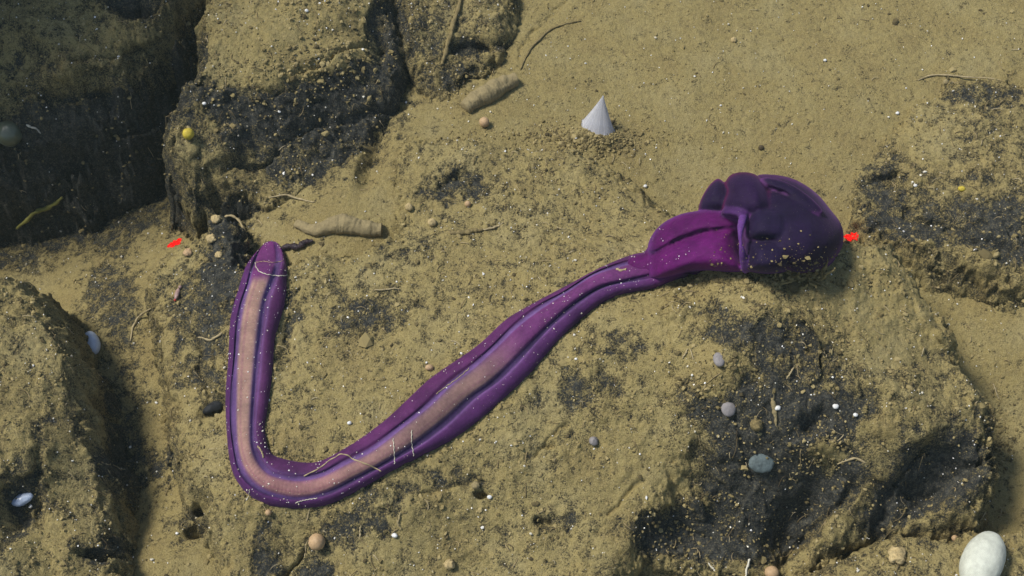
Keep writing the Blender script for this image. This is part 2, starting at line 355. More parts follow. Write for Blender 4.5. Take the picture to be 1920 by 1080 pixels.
def tube_np(P, r, seg=8, taper=True):
    P = np.asarray(P, float); n = len(P); r = np.broadcast_to(np.asarray(r, float), (n,))
    T = np.gradient(P, axis=0); T /= np.linalg.norm(T, axis=1)[:, None]+1e-12
    up = np.array([.13, .21, .97]); A = np.cross(T, up); A /= np.linalg.norm(A, axis=1)[:, None]+1e-12; B = np.cross(T, A)
    th = np.arange(seg)*2*math.pi/seg
    V = (P[:, None]+r[:, None, None]*(np.cos(th)[None, :, None]*A[:, None]+np.sin(th)[None, :, None]*B[:, None])).reshape(-1, 3)
    i = np.arange(n-1)[:, None]*seg; k = np.arange(seg)[None]; k2 = (k+1) % seg
    F = np.stack([i+k, i+k2, i+seg+k2, i+seg+k], -1).reshape(-1, 4)
    V = np.concatenate([V, P[:1], P[-1:]]); kk = np.arange(seg); kn = (kk+1) % seg
    C = np.concatenate([np.stack([np.full(seg, n*seg), kn, kk], -1), np.stack([np.full(seg, n*seg+1), (n-1)*seg+kk, (n-1)*seg+kn], -1)])
    return V, [F, C]
def catmull(P, m):
    P = np.asarray(P, float); n = len(P); t = np.linspace(0, n-1, m); i = np.clip(t.astype(int), 0, n-2); f = (t-i)[:, None]
    g = lambda k: P[np.clip(k, 0, n-1)]
    a, b, c, d = g(i-1), g(i), g(i+1), g(i+2)
    return .5*((2*b)+(-a+c)*f+(2*a-5*b+4*c-d)*f*f+(-a+3*b-3*c+d)*f**3)
def merge(parts):
    V = []; Fs = {3: [], 4: []}; o = 0
    for v, fs in parts:
        for f in (fs if isinstance(fs, list) else [fs]): Fs[f.shape[1]].append(f+o)
        V.append(v); o += len(v)
    return np.concatenate(V), [np.concatenate(f) for f in Fs.values() if f]
def sphere_np(c, r, nu=20, nv=14, lump=0.0, seed=0, lf=1.6):
    r = np.asarray(r, float)*np.ones(3); th = np.arange(nu)*2*math.pi/nu; ph = np.linspace(0, math.pi, nv+1)[1:-1]
    D = np.stack([np.outer(np.sin(ph), np.cos(th)), np.outer(np.sin(ph), np.sin(th)), np.outer(np.cos(ph), np.ones(nu))], -1).reshape(-1, 3)
    D = np.concatenate([D, [[0, 0, 1], [0, 0, -1]]])
    if lump:
        s = perlin(D[:, 0]*lf+seed*3.3+D[:, 2]*1.1, D[:, 1]*lf-D[:, 2]*1.3, seed)+.5*perlin(D[:, 0]*lf*2.2+D[:, 2]*2.1, D[:, 1]*lf*2.2+seed-D[:, 2]*1.9, seed+7)
        D = D*(1+lump*s)[:, None]
    V = np.asarray(c)+D*r
    m = len(ph); i = np.arange(m-1)[:, None]*nu; k = np.arange(nu)[None]; k2 = (k+1) % nu
    F = np.stack([i+k, i+nu+k, i+nu+k2, i+k2], -1).reshape(-1, 4); kk = np.arange(nu); kn = (kk+1) % nu
    C = np.concatenate([np.stack([np.full(nu, m*nu), kk, kn], -1), np.stack([np.full(nu, m*nu+1), (m-1)*nu+kn, (m-1)*nu+kk], -1)])
    return V, [F, C]

# ------------------------------------------------------------------ seabed and boulders
for l in layers:
    gyy, gxx = np.gradient(blur(l['h'], 3, 1), gy, gx); l['slope'] = np.hypot(gxx, gyy); l['g'] = (gxx, gyy)
    keep = l['h'] > HC-(0.10 if l['name'] == 'seabed' else 0.05)
    if l['name'] == 'seabed': keep |= ~near
    else: keep &= near
    cell = keep[:-1, :-1] | keep[1:, :-1] | keep[:-1, 1:] | keep[1:, 1:]
    j, i = np.nonzero(cell); a = j*NX+i
    F = np.stack([a, a+1, a+NX+1, a+NX], -1)
    used = np.zeros(NX*NY, bool); used[F.ravel()] = True
    idx = np.cumsum(used)-1; co = np.stack([X.ravel()[used], Y.ravel()[used], l['h'].ravel()[used]], -1)
    st = sstep(.6, 1.6, l['slope'].ravel()[used]); x_, y_, z_ = co.T
    nn = perlin(x_*8+z_*6, z_*7+x_*2, 71)+perlin(y_*8-z_*6, z_*7+7+x_*3, 72)+.5*perlin(x_*19+y_*9+z_*11, z_*20, 73)+.5*perlin(y_*19-x_*9-z_*12, z_*20, 74)+.25*perlin(x_*44+y_*31, z_*44+x_*20, 75)
    sl = l['slope'].ravel()[used]+1e-6
    co[:, 0] -= st*nn*.022*l['g'][0].ravel()[used]/sl; co[:, 1] -= st*nn*.022*l['g'][1].ravel()[used]/sl
    l['cover'].ravel()[used] += st*nn*.30
    o = mesh_np(l['name'], co, idx[F], M_SEA if l['name'] == 'seabed' else M_SILT, attrs={'cover': l['cover'].ravel()[used]})
    if l['name'] == 'seabed': o['kind'] = 'structure'
    else: tag(o, l['label'], 'boulder')

# ------------------------------------------------------------------ the purple acorn worm
# stations across the body, tail to head; six pixel points each: outer edge, outer groove, gut edge, gut edge, inner groove, inner edge
ST = [
 ((493,458),(497,455),(501,453),(510,452),(516,453),(521,456)),
 ((478,474),(484,470),(489,466),(516,460),(524,466),(531,472)),
 ((462,500),(473,498),(478,498),(518,492),(527,494),(538,502)),
 ((450,530),(463,530),(468,532),(505,532),(515,532),(538,536)),
 ((440,562),(452,562),(458,564),(494,564),(501,564),(532,568)),
 ((433,600),(445,602),(450,604),(488,602),(496,602),(523,604)),
 ((429,640),(440,642),(446,644),(483,642),(491,642),(516,644)),
 ((427,680),(437,682),(443,684),(479,682),(487,682),(512,684)),
 ((424,740),(433,742),(442,742),(474,740),(480,740),(504,740)),
 ((424,800),(432,800),(442,798),(471,796),(477,796),(497,796)),
 ((428,850),(438,846),(446,842),(472,832),(479,828),(499,818)),
 ((440,893),(449,884),(457,877),(479,857),(486,851),(502,838)),
 ((464,925),(472,912),(478,904),(496,882),(502,875),(513,853)),
 ((505,946),(508,929),(510,922),(518,894),(521,887),(531,861)),
 ((560,953),(560,937),(560,931),(559,901),(558,892),(560,866)),
 ((615,944),(611,928),(609,921),(602,893),(600,885),(593,865)),
 ((675,915),(664,902),(658,896),(645,872),(641,864),(630,851)),
 ((738,882),(722,872),(712,864),(698,845),(692,838),(672,826)),
 ((800,848),(780,838),(766,825),(750,805),(744,799),(716,791)),
 ((862,812),(838,794),(822,782),(803,763),(797,757),(764,748)),
 ((925,765),(888,748),(870,740),(846,722),(840,716),(806,712)),
 ((965,727),(930,717),(912,710),(890,688),(884,682),(852,678)),
 ((1000,690),(968,680),(952,673),(930,652),(924,646),(900,642)),
 ((1035,652),(1006,640),(992,632),(970,613),(965,607),(946,602)),
 ((1073,611),(1046,600),(1036,592),(1016,578),(1010,573),(996,572)),
 ((1112,576),(1086,566),(1078,559),(1062,549),(1056,546),(1047,542)),
 ((1160,553),(1130,540),(1122,533),(1112,517),(1106,514),(1098,515)),
 ((1215,541),(1180,528),(1172,522),(1162,500),(1158,495),(1150,492)),
 ((1262,524),(1222,520),(1216,514),(1206,490),(1200,484),(1196,475)),
 ((1292,514),(1262,514),(1256,508),(1246,490),(1240,482),(1236,470)),
]
ST = np.array(ST, float)
wl = sstep(14, 18, np.arange(len(ST)))[:, None]*.5*(1-sstep(26, 29, np.arange(len(ST)))[:, None]); ST[:, 2] += wl*(ST[:, 1]-ST[:, 2])
NS = 420
C6 = [catmull(ST[:, k], NS) for k in range(6)]
C6 = np.stack(C6, 1)                       # NS,6,2
sfrac = np.linspace(0, 1, NS)
lat = []                                    # lateral samples (segment, t, height)
def bump_(t, a, b, top, p=.5): return a*(1-t)+b*t+(top)*np.power(np.clip(4*t*(1-t), 0, 1), p)
prof = []
for k, (n, a, b, top, p) in enumerate([(11, .0, .034, .022, .6), (3, .034, .042, -.004, 1), (15, .042, .042, .022, .6), (3, .042, .034, -.004, 1), (11, .034, .0, .022, .6)]):
    for q in range(n): t = q/n; prof.append((k, t, float(bump_(t, a, b, top, p))))
prof.append((4, 1.0, 0.0))
K = len(prof)
rows_px = np.zeros((NS, K, 2)); offs = np.zeros((NS, K))
for c, (k, t, h) in enumerate(prof):
    rows_px[:, c] = C6[:, k]*(1-t)+C6[:, k+1]*t; offs[:, c] = h
endt = np.clip(sfrac*14, 0, 1)**.5
fat = 0.55+0.45*endt
fat = fat*(1+.08*np.sin(sfrac*37)+.05*np.sin(sfrac*71+1))
# near the head the lower flap rides high and the gut sinks
offs = offs*fat[:, None]+0.012*endt[:, None]
wob = 0.0035*np.sin(sfrac*190)[:, None]*np.ones((1, K)); rows_px[:, :11] += 1.0*np.sin(sfrac*60+.6)[:, None, None]; rows_px[:, -11:] += 1.1*np.sin(sfrac*52)[:, None, None]
Ptop = hit(rows_px[..., 0].ravel(), rows_px[..., 1].ravel(), offs.ravel(), HS).reshape(NS, K, 3)
EDGE0 = Ptop[:, 0].copy(); EDGE1 = Ptop[:, -1].copy()
cen = (EDGE0+EDGE1)/2
und = []
for f, dz in ((0.97, -.03), (.75, -.05), (.3, -.05), (-.3, -.05), (-.75, -.05), (-.97, -.03)):
    q = cen+(EDGE1-EDGE0)/2*f; q[:, 2] = samp(HS, q[:, 0], q[:, 1])+dz; und.append(q)
V = np.concatenate([Ptop, np.stack(und, 1)], 1); KK = V.shape[1]
TWc = V.reshape(-1, 3)
i = np.arange(NS-1)[:, None]*KK; k = np.arange(KK)[None]; k2 = (k+1) % KK
TF = np.stack([i+k, i+k2, i+KK+k2, i+KK+k], -1).reshape(-1, 4)
capc = np.array([V[0].mean(0), V[-1].mean(0)]); kk = np.arange(KK); kn = (kk+1) % KK
TF3 = np.concatenate([np.stack([np.full(KK, NS*KK), kn, kk], -1), np.stack([np.full(KK, NS*KK+1), (NS-1)*KK+kk, (NS-1)*KK+kn], -1)])
TWc = np.concatenate([TWc, capc])
# pigment
PURP = np.array([.082, .024, .108]); PURPI = np.array([.078, .022, .085]); LAV = np.array([.18, .10, .27]); TANC = np.array([.315, .205, .160]); BLUED = np.array([.048, .026, .095])
PINK = np.array([.17, .055, .11]); MAG = np.array([.105, .007, .105]); DARK = np.array([.014, .0068, .030])
colr = np.zeros((NS, KK, 3))
s = sfrac[:, None]
gutf = sstep(.085, .105, sfrac)*(1-sstep(.70, .80, sfrac))
late = sstep(.45, .62, sfrac)
for c, (sg, t, h) in enumerate(prof):
    if sg == 0: base = PURP*(1-.1*t)+0*LAV; cc = np.tile(base, (NS, 1)); lv = (math.exp(-((t-.90)/.07)**2)); cc = cc*(1-.6*lv*late[:, None])+LAV*.9*(.6*lv*late[:, None])
    elif sg == 1: cc = np.tile(BLUED*.8, (NS, 1))*(late[:, None])+np.tile(LAV*.8, (NS, 1))*(1-late[:, None])*(t)+np.tile(BLUED, (NS, 1))*(1-late[:, None])*(1-t)
    elif sg == 2:
        edge = max(math.exp(-(t/.09)**2), math.exp(-((1-t)/.15)**2))
        g = TANC*(1-edge)+LAV*.72*edge
        line = math.exp(-((t-(.30))/.045)**2)
        ff = (sfrac < .36)
        cc = np.tile(g, (NS, 1)); cc = cc*(1-.55*line)+PINK*(.55*line)
        brown = (sstep(.52, .62, sfrac)*(1-sstep(.80, .9, sfrac)))[:, None]
        cc = cc*(1-brown*.5)+np.array([.12, .070, .085])*brown*.5
        pk = np.exp(-((sfrac-.47)/.10)**2)[:, None]; cc = cc*(1-.5*pk)+np.array([.30, .12, .15])*.5*pk
        pu = np.tile(np.array([.135, .035, .135]), (NS, 1)); cc = cc*gutf[:, None]+pu*(1-gutf[:, None])
    elif sg == 3: cc = np.tile(LAV*.9, (NS, 1))*(1-t)+np.tile(BLUED, (NS, 1))*t
    else:
        cc = np.tile(PURPI, (NS, 1)); lv = math.exp(-((t-.08)/.10)**2)*.6; cc = cc*(1-lv*(1-late[:, None]))+LAV*.8*lv*(1-late[:, None])
        cc = cc*(1-.15*late[:, None])+np.array([.11, .016, .10])*.25*late[:, None]
    colr[:, c] = cc
colr[:, K:] = PURP*.7
hd = sstep(.93, 1, sfrac)[:, None, None]; colr = colr*(1-hd)+MAG*hd
tl = (1-sstep(.0, .09, sfrac))[:, None, None]; colr = colr*(1-.7*tl)+np.array([.13, .022, .13])*.7*tl
gutm = np.zeros((NS, KK))
for c, (sg, t, h) in enumerate(prof):
    if sg == 2: gutm[:, c] = (4*t*(1-t))**.6*gutf
TC = np.concatenate([colr.reshape(-1, 3), [PURP, MAG]]); 
arc = np.concatenate([[0], np.cumsum(np.linalg.norm(np.diff(cen, axis=0), axis=1))]); along = np.repeat(arc, KK); TA = np.append(along, [0, 1]); TG = np.append(gutm.ravel(), [0, 0])

parts = [(TWc, [TF, TF3])]; PC = [TC]; PA = [TA]; PG = [TG]
def closed(P, m):
    P = np.asarray(P, float); n = len(P); t = np.arange(m)/m*n; i = t.astype(int); f = (t-i)[:, None]
    g = lambda k: P[k % n]
    a, b, c, d = g(i-1), g(i), g(i+1), g(i+2)
    return .5*((2*b)+(-a+c)*f+(2*a-5*b+4*c-d)*f*f+(-a+3*b-3*c+d)*f**3)
Z0 = float(samp(HS, *hit([1440], [512], 0, HS)[0, :2]))-.03
ZB = float(hit([1230], [520], 0, HS)[0, 2])-Z0
print('HEADZ', [round(float(hit([a_], [b_], 0, HS)[0, 2]), 3) for a_, b_ in [(1180,500),(1230,520),(1300,510),(1400,512),(1500,512),(1570,480),(1450,400),(1400,330)]])
def lobe(outline, z0, ht, colour, rim=None, pw=2.4, ctr=None, tilt=(0, 0), m=96, nr=22, wr=.006, seed=1, deep=.12, rimw=.10):
    """a soft rounded fold: outline in zoom-crop pixels, rising ht above z0"""
    O = closed([(1180+x/4.364, 300+y/4.364) for x, y in outline], m)
    c = O.mean(0) if ctr is None else np.array([1180+ctr[0]/4.364, 300+ctr[1]/4.364])
    rr = np.sin(np.linspace(0, 1, nr)*math.pi/2)
    rr[0] = 0.02
    pts = []; cs = []; wr = wr*.45
    wd = np.ptp(O[:, 0]); hd_ = np.ptp(O[:, 1])
    for r_ in rr:
        q = c+(O-c)*r_
        prof_ = (1-r_**pw)**.5 if r_ < 1 else 0
        z = z0+ZB*np.clip((1420-q[:, 0])/190, 0, 1.3)+.88*ht*prof_+tilt[0]*(q[:, 0]-c[0])/wd+tilt[1]*(q[:, 1]-c[1])/hd_
        z = z+wr*(perlin(q[:, 0]*.045+seed, q[:, 1]*.045, seed)+.5*perlin(q[:, 0]*.11, q[:, 1]*.11+seed, seed+5))*(.3+.7*prof_)*2
        pts.append(W(q[:, 0], q[:, 1], z))
        kf = math.exp(-((1-r_)/rimw)**2) if rim is not None else 0
        cv = np.asarray(colour)*(1-kf)+(np.asarray(rim)*kf if rim is not None else 0)
        cs.append(np.tile(cv, (m, 1)))
    low = pts[-1].copy(); ctrw = low.mean(0); low = ctrw+(low-ctrw)*np.array([.93, .93, 1]); low[:, 2] -= deep
    pts.append(low); cs.append(np.tile(np.asarray(colour)*.8, (m, 1)))
    V = np.concatenate(pts+[pts[0].mean(0)[None], low.mean(0)[None]]); n = len(pts)
    i = np.arange(n-1)[:, None]*m; k = np.arange(m)[None]; k2 = (k+1) % m
    F = np.stack([i+k, i+m+k, i+m+k2, i+k2], -1).reshape(-1, 4); kk = np.arange(m); kn = (kk+1) % m
    C = np.concatenate([np.stack([np.full(m, n*m), kk, kn], -1), np.stack([np.full(m, n*m+1), (n-1)*m+kn, (n-1)*m+kk], -1)])
    parts.append((V, [F, C])); PC.append(np.concatenate(cs+[np.tile(np.asarray(colour), (2, 1))])); PA.append(np.zeros(len(V))); PG.append(np.zeros(len(V)))
RIM = np.array([.11, .035, .14]); RIMM = np.array([.11, .012, .09])
# hood of the proboscis, folds and collar
lobe([(1040,128),(1200,122),(1330,150),(1450,210),(1560,300),(1650,410),(1720,500),(1752,590),(1750,680),(1715,760),(1650,840),(1580,895),(1500,925),(1380,935),(1250,910),(1120,850),(1020,650),(980,450),(990,250)], Z0-.02, .34, DARK, np.array([.075, .018, .09]), pw=2.2, ctr=(1380,600), seed=2, wr=.010, deep=.2, rimw=.06)
lobe([(1080,140),(1200,150),(1340,205),(1480,300),(1590,420),(1500,430),(1380,330),(1240,240),(1120,200)], Z0+.215, .03, DARK*1.05, RIM*.8, pw=2.5, seed=12, wr=.004, deep=.1)
lobe([(722,150),(765,172),(795,215),(830,260),(820,360),(760,420),(660,430),(572,412),(576,350),(615,265),(665,195)], Z0+.06, .15, DARK*1.1, RIMM*.9, seed=3, deep=.22)
lobe([(788,190),(815,132),(880,103),(970,101),(1050,128),(1115,200),(1150,290),(1168,390),(1120,450),(960,470),(830,440),(760,400),(785,310),(808,245)], Z0+.12, .20, np.array([.022, .008, .042]), np.array([.080, .008, .050]), pw=3, seed=4, deep=.26)
lobe([(745,430),(780,388),(860,370),(930,385),(985,430),(960,480),(860,470),(780,450)], Z0+.22, .07, np.array([.060, .020, .10]), RIM, seed=5, deep=.2)
lobe([(945,640),(950,510),(985,430),(1040,392),(1120,380),(1185,402),(1240,376),(1300,405),(1338,480),(1335,570),(1310,645),(1240,668),(1080,665)], Z0+.14, .17, np.array([.014, .0075, .032]), RIM*.8, pw=3, seed=6, deep=.3)
lobe([(945,650),(1080,622),(1220,625),(1310,650),(1342,750),(1335,850),(1285,912),(1150,934),(1000,918),(950,880),(935,760)], Z0+.0, .30, np.array([.014, .0075, .032]), RIM*.7, pw=3, seed=7, deep=.2)
lobe([(150,700),(200,590),(290,505),(420,442),(560,416),(700,414),(850,440),(915,490),(900,540),(760,560),(600,590),(450,640),(300,690),(180,760)], Z0+.11, .11, MAG*.85, np.array([.12, .03, .16]), pw=2.6, seed=8, deep=.3, m=120)
lobe([(120,800),(160,705),(300,635),(500,570),(700,512),(915,492),(905,600),(918,780),(945,905),(800,918),(650,905),(500,915),(380,945),(250,975),(150,960)], Z0-.0, .23, MAG, np.array([.12, .02, .14]), pw=2.6, ctr=(620,740), seed=9, deep=.15, m=120, wr=.009)
lobe([(0,790),(120,758),(190,740),(230,830),(190,920),(60,960),(-30,900)], Z0-.0, .10, MAG*.8, np.array([.13, .03, .15]), seed=10, deep=.12)
# ridge of the collar
rp = catmull([(948,432),(922,500),(908,590),(912,690),(930,790),(952,905)], 60)
rz = Z0+.285-.10*np.abs(np.linspace(-1, 1, 60))**3-.12*np.linspace(0, 1, 60)**2
RP = W(1180+rp[:, 0]/4.364, 300+rp[:, 1]/4.364, rz)
v_, f_ = tube_np(RP, .015+.004*np.sin(np.linspace(0, 9, 60)), 12); parts.append((v_, f_)); PC.append(np.tile([.12, .045, .20], (len(v_), 1))); PA.append(np.zeros(len(v_))); PG.append(np.zeros(len(v_)))
from mathutils.kdtree import KDTree
def fuse(pl, pc, vox, sm):
    """join overlapping folds into one continuous skin and carry the pigment over"""
    v, f = merge(pl); c = np.concatenate(pc); o = mesh_np('fuse', v, f, None)
    m1 = o.modifiers.new('r', 'REMESH'); m1.mode = 'VOXEL'; m1.voxel_size = vox
    m2 = o.modifiers.new('s', 'SMOOTH'); m2.factor = .5; m2.iterations = sm
    me = o.evaluated_get(bpy.context.evaluated_depsgraph_get()).to_mesh(); n = len(me.vertices)
    V = np.zeros(n*3, np.float32); me.vertices.foreach_get('co', V); V = V.reshape(-1, 3).astype(float)
    me.calc_loop_triangles(); F = np.zeros(len(me.loop_triangles)*3, np.int32); me.loop_triangles.foreach_get('vertices', F); F = F.reshape(-1, 3)
    kd = KDTree(len(v)); [kd.insert(p, i) for i, p in enumerate(v)]; kd.balance()
    cc = np.zeros((n, 3))
    for i in range(n):
        hs = kd.find_n(V[i], 4); wt = [1/(h[2]+.003) for h in hs]; cc[i] = sum(c[h[1]]*w_ for h, w_ in zip(hs, wt))/sum(wt)
    d = o.data; bpy.data.objects.remove(o); bpy.data.meshes.remove(d)
    return (V, [F]), cc
(hv, hf), hc = fuse(parts[1:], PC[1:], .0080, 9)
if len(hv) < 100: raise RuntimeError('fuse')
parts = [parts[0], (hv, hf)]; PC = [PC[0], hc]; PA = [PA[0], np.zeros(len(hv))]; PG = [PG[0], np.zeros(len(hv))]
WV, WF = merge(parts)

mw, n, b = mat('worm_skin')
co = N(n, 'ShaderNodeTexCoord').outputs['Object']
cl = N(n, 'ShaderNodeAttribute', attribute_name='Col').outputs['Color']
al = N(n, 'ShaderNodeAttribute', attribute_name='along').outputs['Fac']; gt = N(n, 'ShaderNodeAttribute', attribute_name='gut').outputs['Fac']
f1 = noise(n, co, 9, 5, .6); f2 = noise(n, co, 70, 4, .6)
ring = mth(n, 'SINE', mth(n, 'ADD', mth(n, 'MULTIPLY', al, 420.0), mth(n, 'MULTIPLY', f2, 4.0)))
ringm = mth(n, 'MULTIPLY', mth(n, 'MULTIPLY', mth(n, 'ADD', ring, 1), .055), gt)
c1 = mix(n, 1.0, cl, ramp(n, f1, [(.3, (.68, .66, .72)), (.7, (1.28, 1.22, 1.25))]), 'MULTIPLY')
c1 = mix(n, 1.0, c1, ramp(n, f2, [(.3, (.82, .82, .82)), (.7, (1.1, 1.1, 1.1))]), 'MULTIPLY')
c1 = mix(n, ringm, c1, (.20, .085, .10))
spk_ = noise(n, co, 190, 2, .5)
c1 = mix(n, ramp(n, spk_, [(.72, (0, 0, 0)), (.76, (.6, .6, .6))]), c1, (.42, .34, .26))
n.links.new(c1, b.inputs['Base Color'])
b.inputs['Roughness'].default_value = .72; b.inputs['Specular IOR Level'].default_value = .12
b.inputs['Subsurface Weight'].default_value = .2; b.inputs['Subsurface Radius'].default_value = (.025, .012, .03); b.inputs['Subsurface Scale'].default_value = 1
b.inputs['Sheen Weight'].default_value = .10; b.inputs['Sheen Roughness'].default_value = .4; b.inputs['Sheen Tint'].default_value = (.55, .32, .8, 1)
bm = N(n, 'ShaderNodeBump'); bm.inputs['Strength'].default_value = .5; bm.inputs['Distance'].default_value = .006
n.links.new(mth(n, 'ADD', mth(n, 'MULTIPLY', f2, .6), mth(n, 'MULTIPLY', mth(n, 'MULTIPLY', ring, gt), .08)), bm.inputs['Height']); n.links.new(bm.outputs[0], b.inputs['Normal'])
worm = mesh_np('acorn_worm', WV, WF, mw, attrs={'along': np.concatenate(PA), 'gut': np.concatenate(PG)}, cols=np.concatenate(PC))
setorigin(worm, WV.mean(0))
tag(worm, 'long bent purple worm with a folded dark head and a tan stripe', 'worm')

# ------------------------------------------------------------------ small life and debris
M_YEL = plain('yellow_sponge', (.62, .50, .06), .6, .15, 60, sss=.3, c2=(.40, .30, .04))
M_BEI = plain('beige_sponge', (.50, .34, .19), .6, .1, 90, sss=.3)
M_CRM = plain('cream_crust', (.62, .48, .24), .8, .25, 60, bump=.9, dist=.01)
M_WHT = plain('white_grit', (.80, .80, .78), .45, .08, 60, sss=.2, spec=.6)
M_EGG = plain('white_sponge', (.64, .66, .57), .6, .12, 26, sss=.4, bump=.5, dist=.01)
M_GRY = plain('grey_disc', (.27, .25, .25), .7, .12, 80)
M_BLU = plain('blue_grey_film', (.12, .155, .16), .7, .3, 40)
M_PRL = plain('pearly_shell', (.58, .66, .80), .25, .10, 20, sss=.3, spec=.8)
M_SIL = plain('silt', (.27, .21, .095), .9, .22, 50, bump=.8, dist=.012)
M_SIL2 = plain('pale_silt', (.36, .29, .15), .9, .2, 70, bump=.8, dist=.008)
M_DRK = plain('dark_matter', (.035, .018, .028), .45, .3, 60, spec=.5, bump=1, dist=.01)
M_THR = plain('thread', (.42, .34, .19), .7, .2, 60)
M_THW = plain('pale_thread', (.66, .62, .50), .6, .15, 60)
M_GRN = plain('yellow_green_stem', (.30, .28, .06), .7, .25, 30)
M_RED = plain('laser_red', (.25, .004, .004), .8, .1, 60, spec=0, emis=((1, .012, .006), 1.15))
_n = M_RED.node_tree; _b = _n.nodes['Principled BSDF']; _f = noise(_n, N(_n, 'ShaderNodeTexCoord').outputs['Object'], 170, 2, .6)
_n.links.new(ramp(_n, _f, [(.38, (.42, .0, .0)), (.5, (1, .006, .003)), (.66, (1, .05, .04))]), _b.inputs['Emission Color'])
M_BRN = plain('brown_pebble', (.10, .075, .04), .8, .3, 60)
def cone_m():
    m, n, b = mat('fibrous_white'); uv = N(n, 'ShaderNodeAttribute', attribute_name='ang').outputs['Fac']
    cb = N(n, 'ShaderNodeCombineXYZ'); n.links.new(uv, cb.inputs[0]); f = noise(n, cb.outputs[0], 9, 4, .75)
    n.links.new(ramp(n, f, [(.34, (.40, .41, .45)), (.62, (.80, .80, .86))]), b.inputs['Base Color']); b.inputs['Alpha'].default_value = .72
    b.inputs['Subsurface Weight'].default_value = .3; b.inputs['Subsurface Radius'].default_value = (.03,)*3; b.inputs['Roughness'].default_value = .5
    bm = N(n, 'ShaderNodeBump'); bm.inputs['Strength'].default_value = .8; bm.inputs['Distance'].default_value = .006
    n.links.new(f, bm.inputs['Height']); n.links.new(bm.outputs[0], b.inputs['Normal']); return m
M_CON = cone_m()

def ball(name, label, cat, px, py, r, m, sq=(1, 1, 1), rot=0, lump=.10, sink=.42, group=None, seed=1, tiltx=0, lf=1.6, nu=22):
    """r in photo pixels; the body centre shows at (px, py)"""
    rw = r*PX
    P = hit([px], [py], rw*sink*sq[2])[0]
    v, f = sphere_np((0, 0, 0), (rw*sq[0], rw*sq[1], rw*sq[2]), nu, max(8, nu*2//3), lump, seed, lf)
    o = mesh_np(name, v, f, m); o.location = P; o.rotation_euler = (tiltx, 0, rot)
    return tag(o, label, cat, group)
ball('ball_sponge', 'bright yellow ball on the edge of the silt-capped rock at upper left', 'sponge', 353, 251, 11, M_YEL, seed=3, sink=.8)
ball('ball_sponge', 'smooth beige ball beside the sediment tube at the top of the slab', 'sponge', 908, 229, 10.5, M_BEI, seed=4, sink=.9)
ball('ball_sponge', 'largest beige ball, low down below the bend of the purple worm', 'sponge', 594, 1016, 14.5, M_BEI, seed=5, sink=.8)
ball('ball_sponge', 'beige ball half cut off by the bottom edge, below the dark boulder front', 'sponge', 1447, 1074, 12.5, M_BEI, seed=6, sink=.8)
ball('ball_sponge', 'tiny pale ball touching the underside of the worm at its lowest bend', 'sponge', 503, 961, 5.5, M_BEI, seed=7, sink=.9)
ball('ball_sponge', 'tiny beige ball just above the large white egg shape', 'sponge', 1790, 1009, 5.5, M_BEI, seed=8, sink=.9)
ball('pebble', 'cream-yellow pebble on the slab right of the sediment tube, above the worm', 'pebble', 767, 388, 7.5, M_CRM, seed=9, lump=.3, sink=.8)
ball('ball_sponge', 'small beige ball on the slab, right of the cream-yellow pebble', 'sponge', 877, 382, 6, M_BEI, seed=10, sink=.8)
ball('pebble', 'knobbly tan pebble on the slab just above the short silt ridge', 'pebble', 810, 417, 8, M_CRM, seed=11, lump=.35, sink=.5)
ball('pebble', 'small striped tan pebble left of the middle of the worm body', 'pebble', 805, 689, 7, M_BEI, (1.1, .8, .8), seed=12, lump=.2, sink=.6)
ball('pebble', 'tan pebble on the open silt plain near the top edge', 'pebble', 1376, 75, 6, M_CRM, seed=13, lump=.3)
ball('pebble', 'round dark brown pebble on the plain above the purple head', 'pebble', 1427, 277, 5.5, M_BRN, seed=14, lump=.2)
ball('pebble', 'pale round pebble at the upper rim of the rock on the right edge', 'pebble', 1773, 154, 6, M_SIL2, seed=15, lump=.15)
ball('pebble', 'small yellow-green pebble in the middle of the right edge rock', 'pebble', 1803, 354, 6, M_YEL, (1.2, .9, .8), seed=16, lump=.2)
ball('pebble', 'rough cream crusty lump on the bottom rock, left of the white egg', 'pebble', 1681, 1041, 15, M_CRM, (1, 1, .7), seed=17, lump=.6, lf=2.6, sink=.6)
ball('pebble', 'small grey-beige pebble left of the humped boulder dark face', 'pebble', 1113, 827, 8, M_GRY, seed=18, lump=.3)
ball('pebble', 'lumpy ochre pebble low on the slab near the bottom edge', 'pebble', 843, 1058, 9, M_CRM, seed=19, lump=.5, lf=2.4)
ball('pebble', 'pale chip beside the small dark pit below the worm body', 'pebble', 892, 910, 7, M_SIL2, seed=20, lump=.4)
ball('pebble', 'rounded tan lump on the bare front of the humped boulder', 'pebble', 1418, 797, 10, M_SIL, seed=21, lump=.5, lf=2.2)
ball('egg_sponge', 'large smooth white egg-shaped sponge in the lower right corner', 'sponge', 1842, 1053, 45, M_EGG, (.78, 1.30, .8), -.52, .05, .55, seed=22, nu=40)
for (px, py, r, lab) in [(396,447,9,'rough tan crust clump above the others on the black rock left of the worm'),(410,478,7,'rounded tan clump nearest the worm tail on the black rock'),(352,473,8,'pale clump just below the left red laser spot'),(404,411,9,'flat tan clump at the end of the arched thread above the worm tail')]:
    ball('encrusting_clump', lab, 'clump', px, py, r, M_CRM if py != 473 else M_BEI, (1, 1, .6), 0, .5, .5, 'tan clumps on the rock beside the worm tail', seed=px, lf=2.8)
ball('disc_sponge', 'round grey disc on the black face of the humped boulder', 'sponge', 1366, 767, 13, M_GRY, (1, 1, .45), .4, .1, .7, seed=24, tiltx=.5)
ball('film_patch', 'blue-grey round patch low on the black face of the humped boulder', 'patch', 1428, 868, 22, M_BLU, (1, .8, .3), 0, .2, .8, seed=25, tiltx=.5)
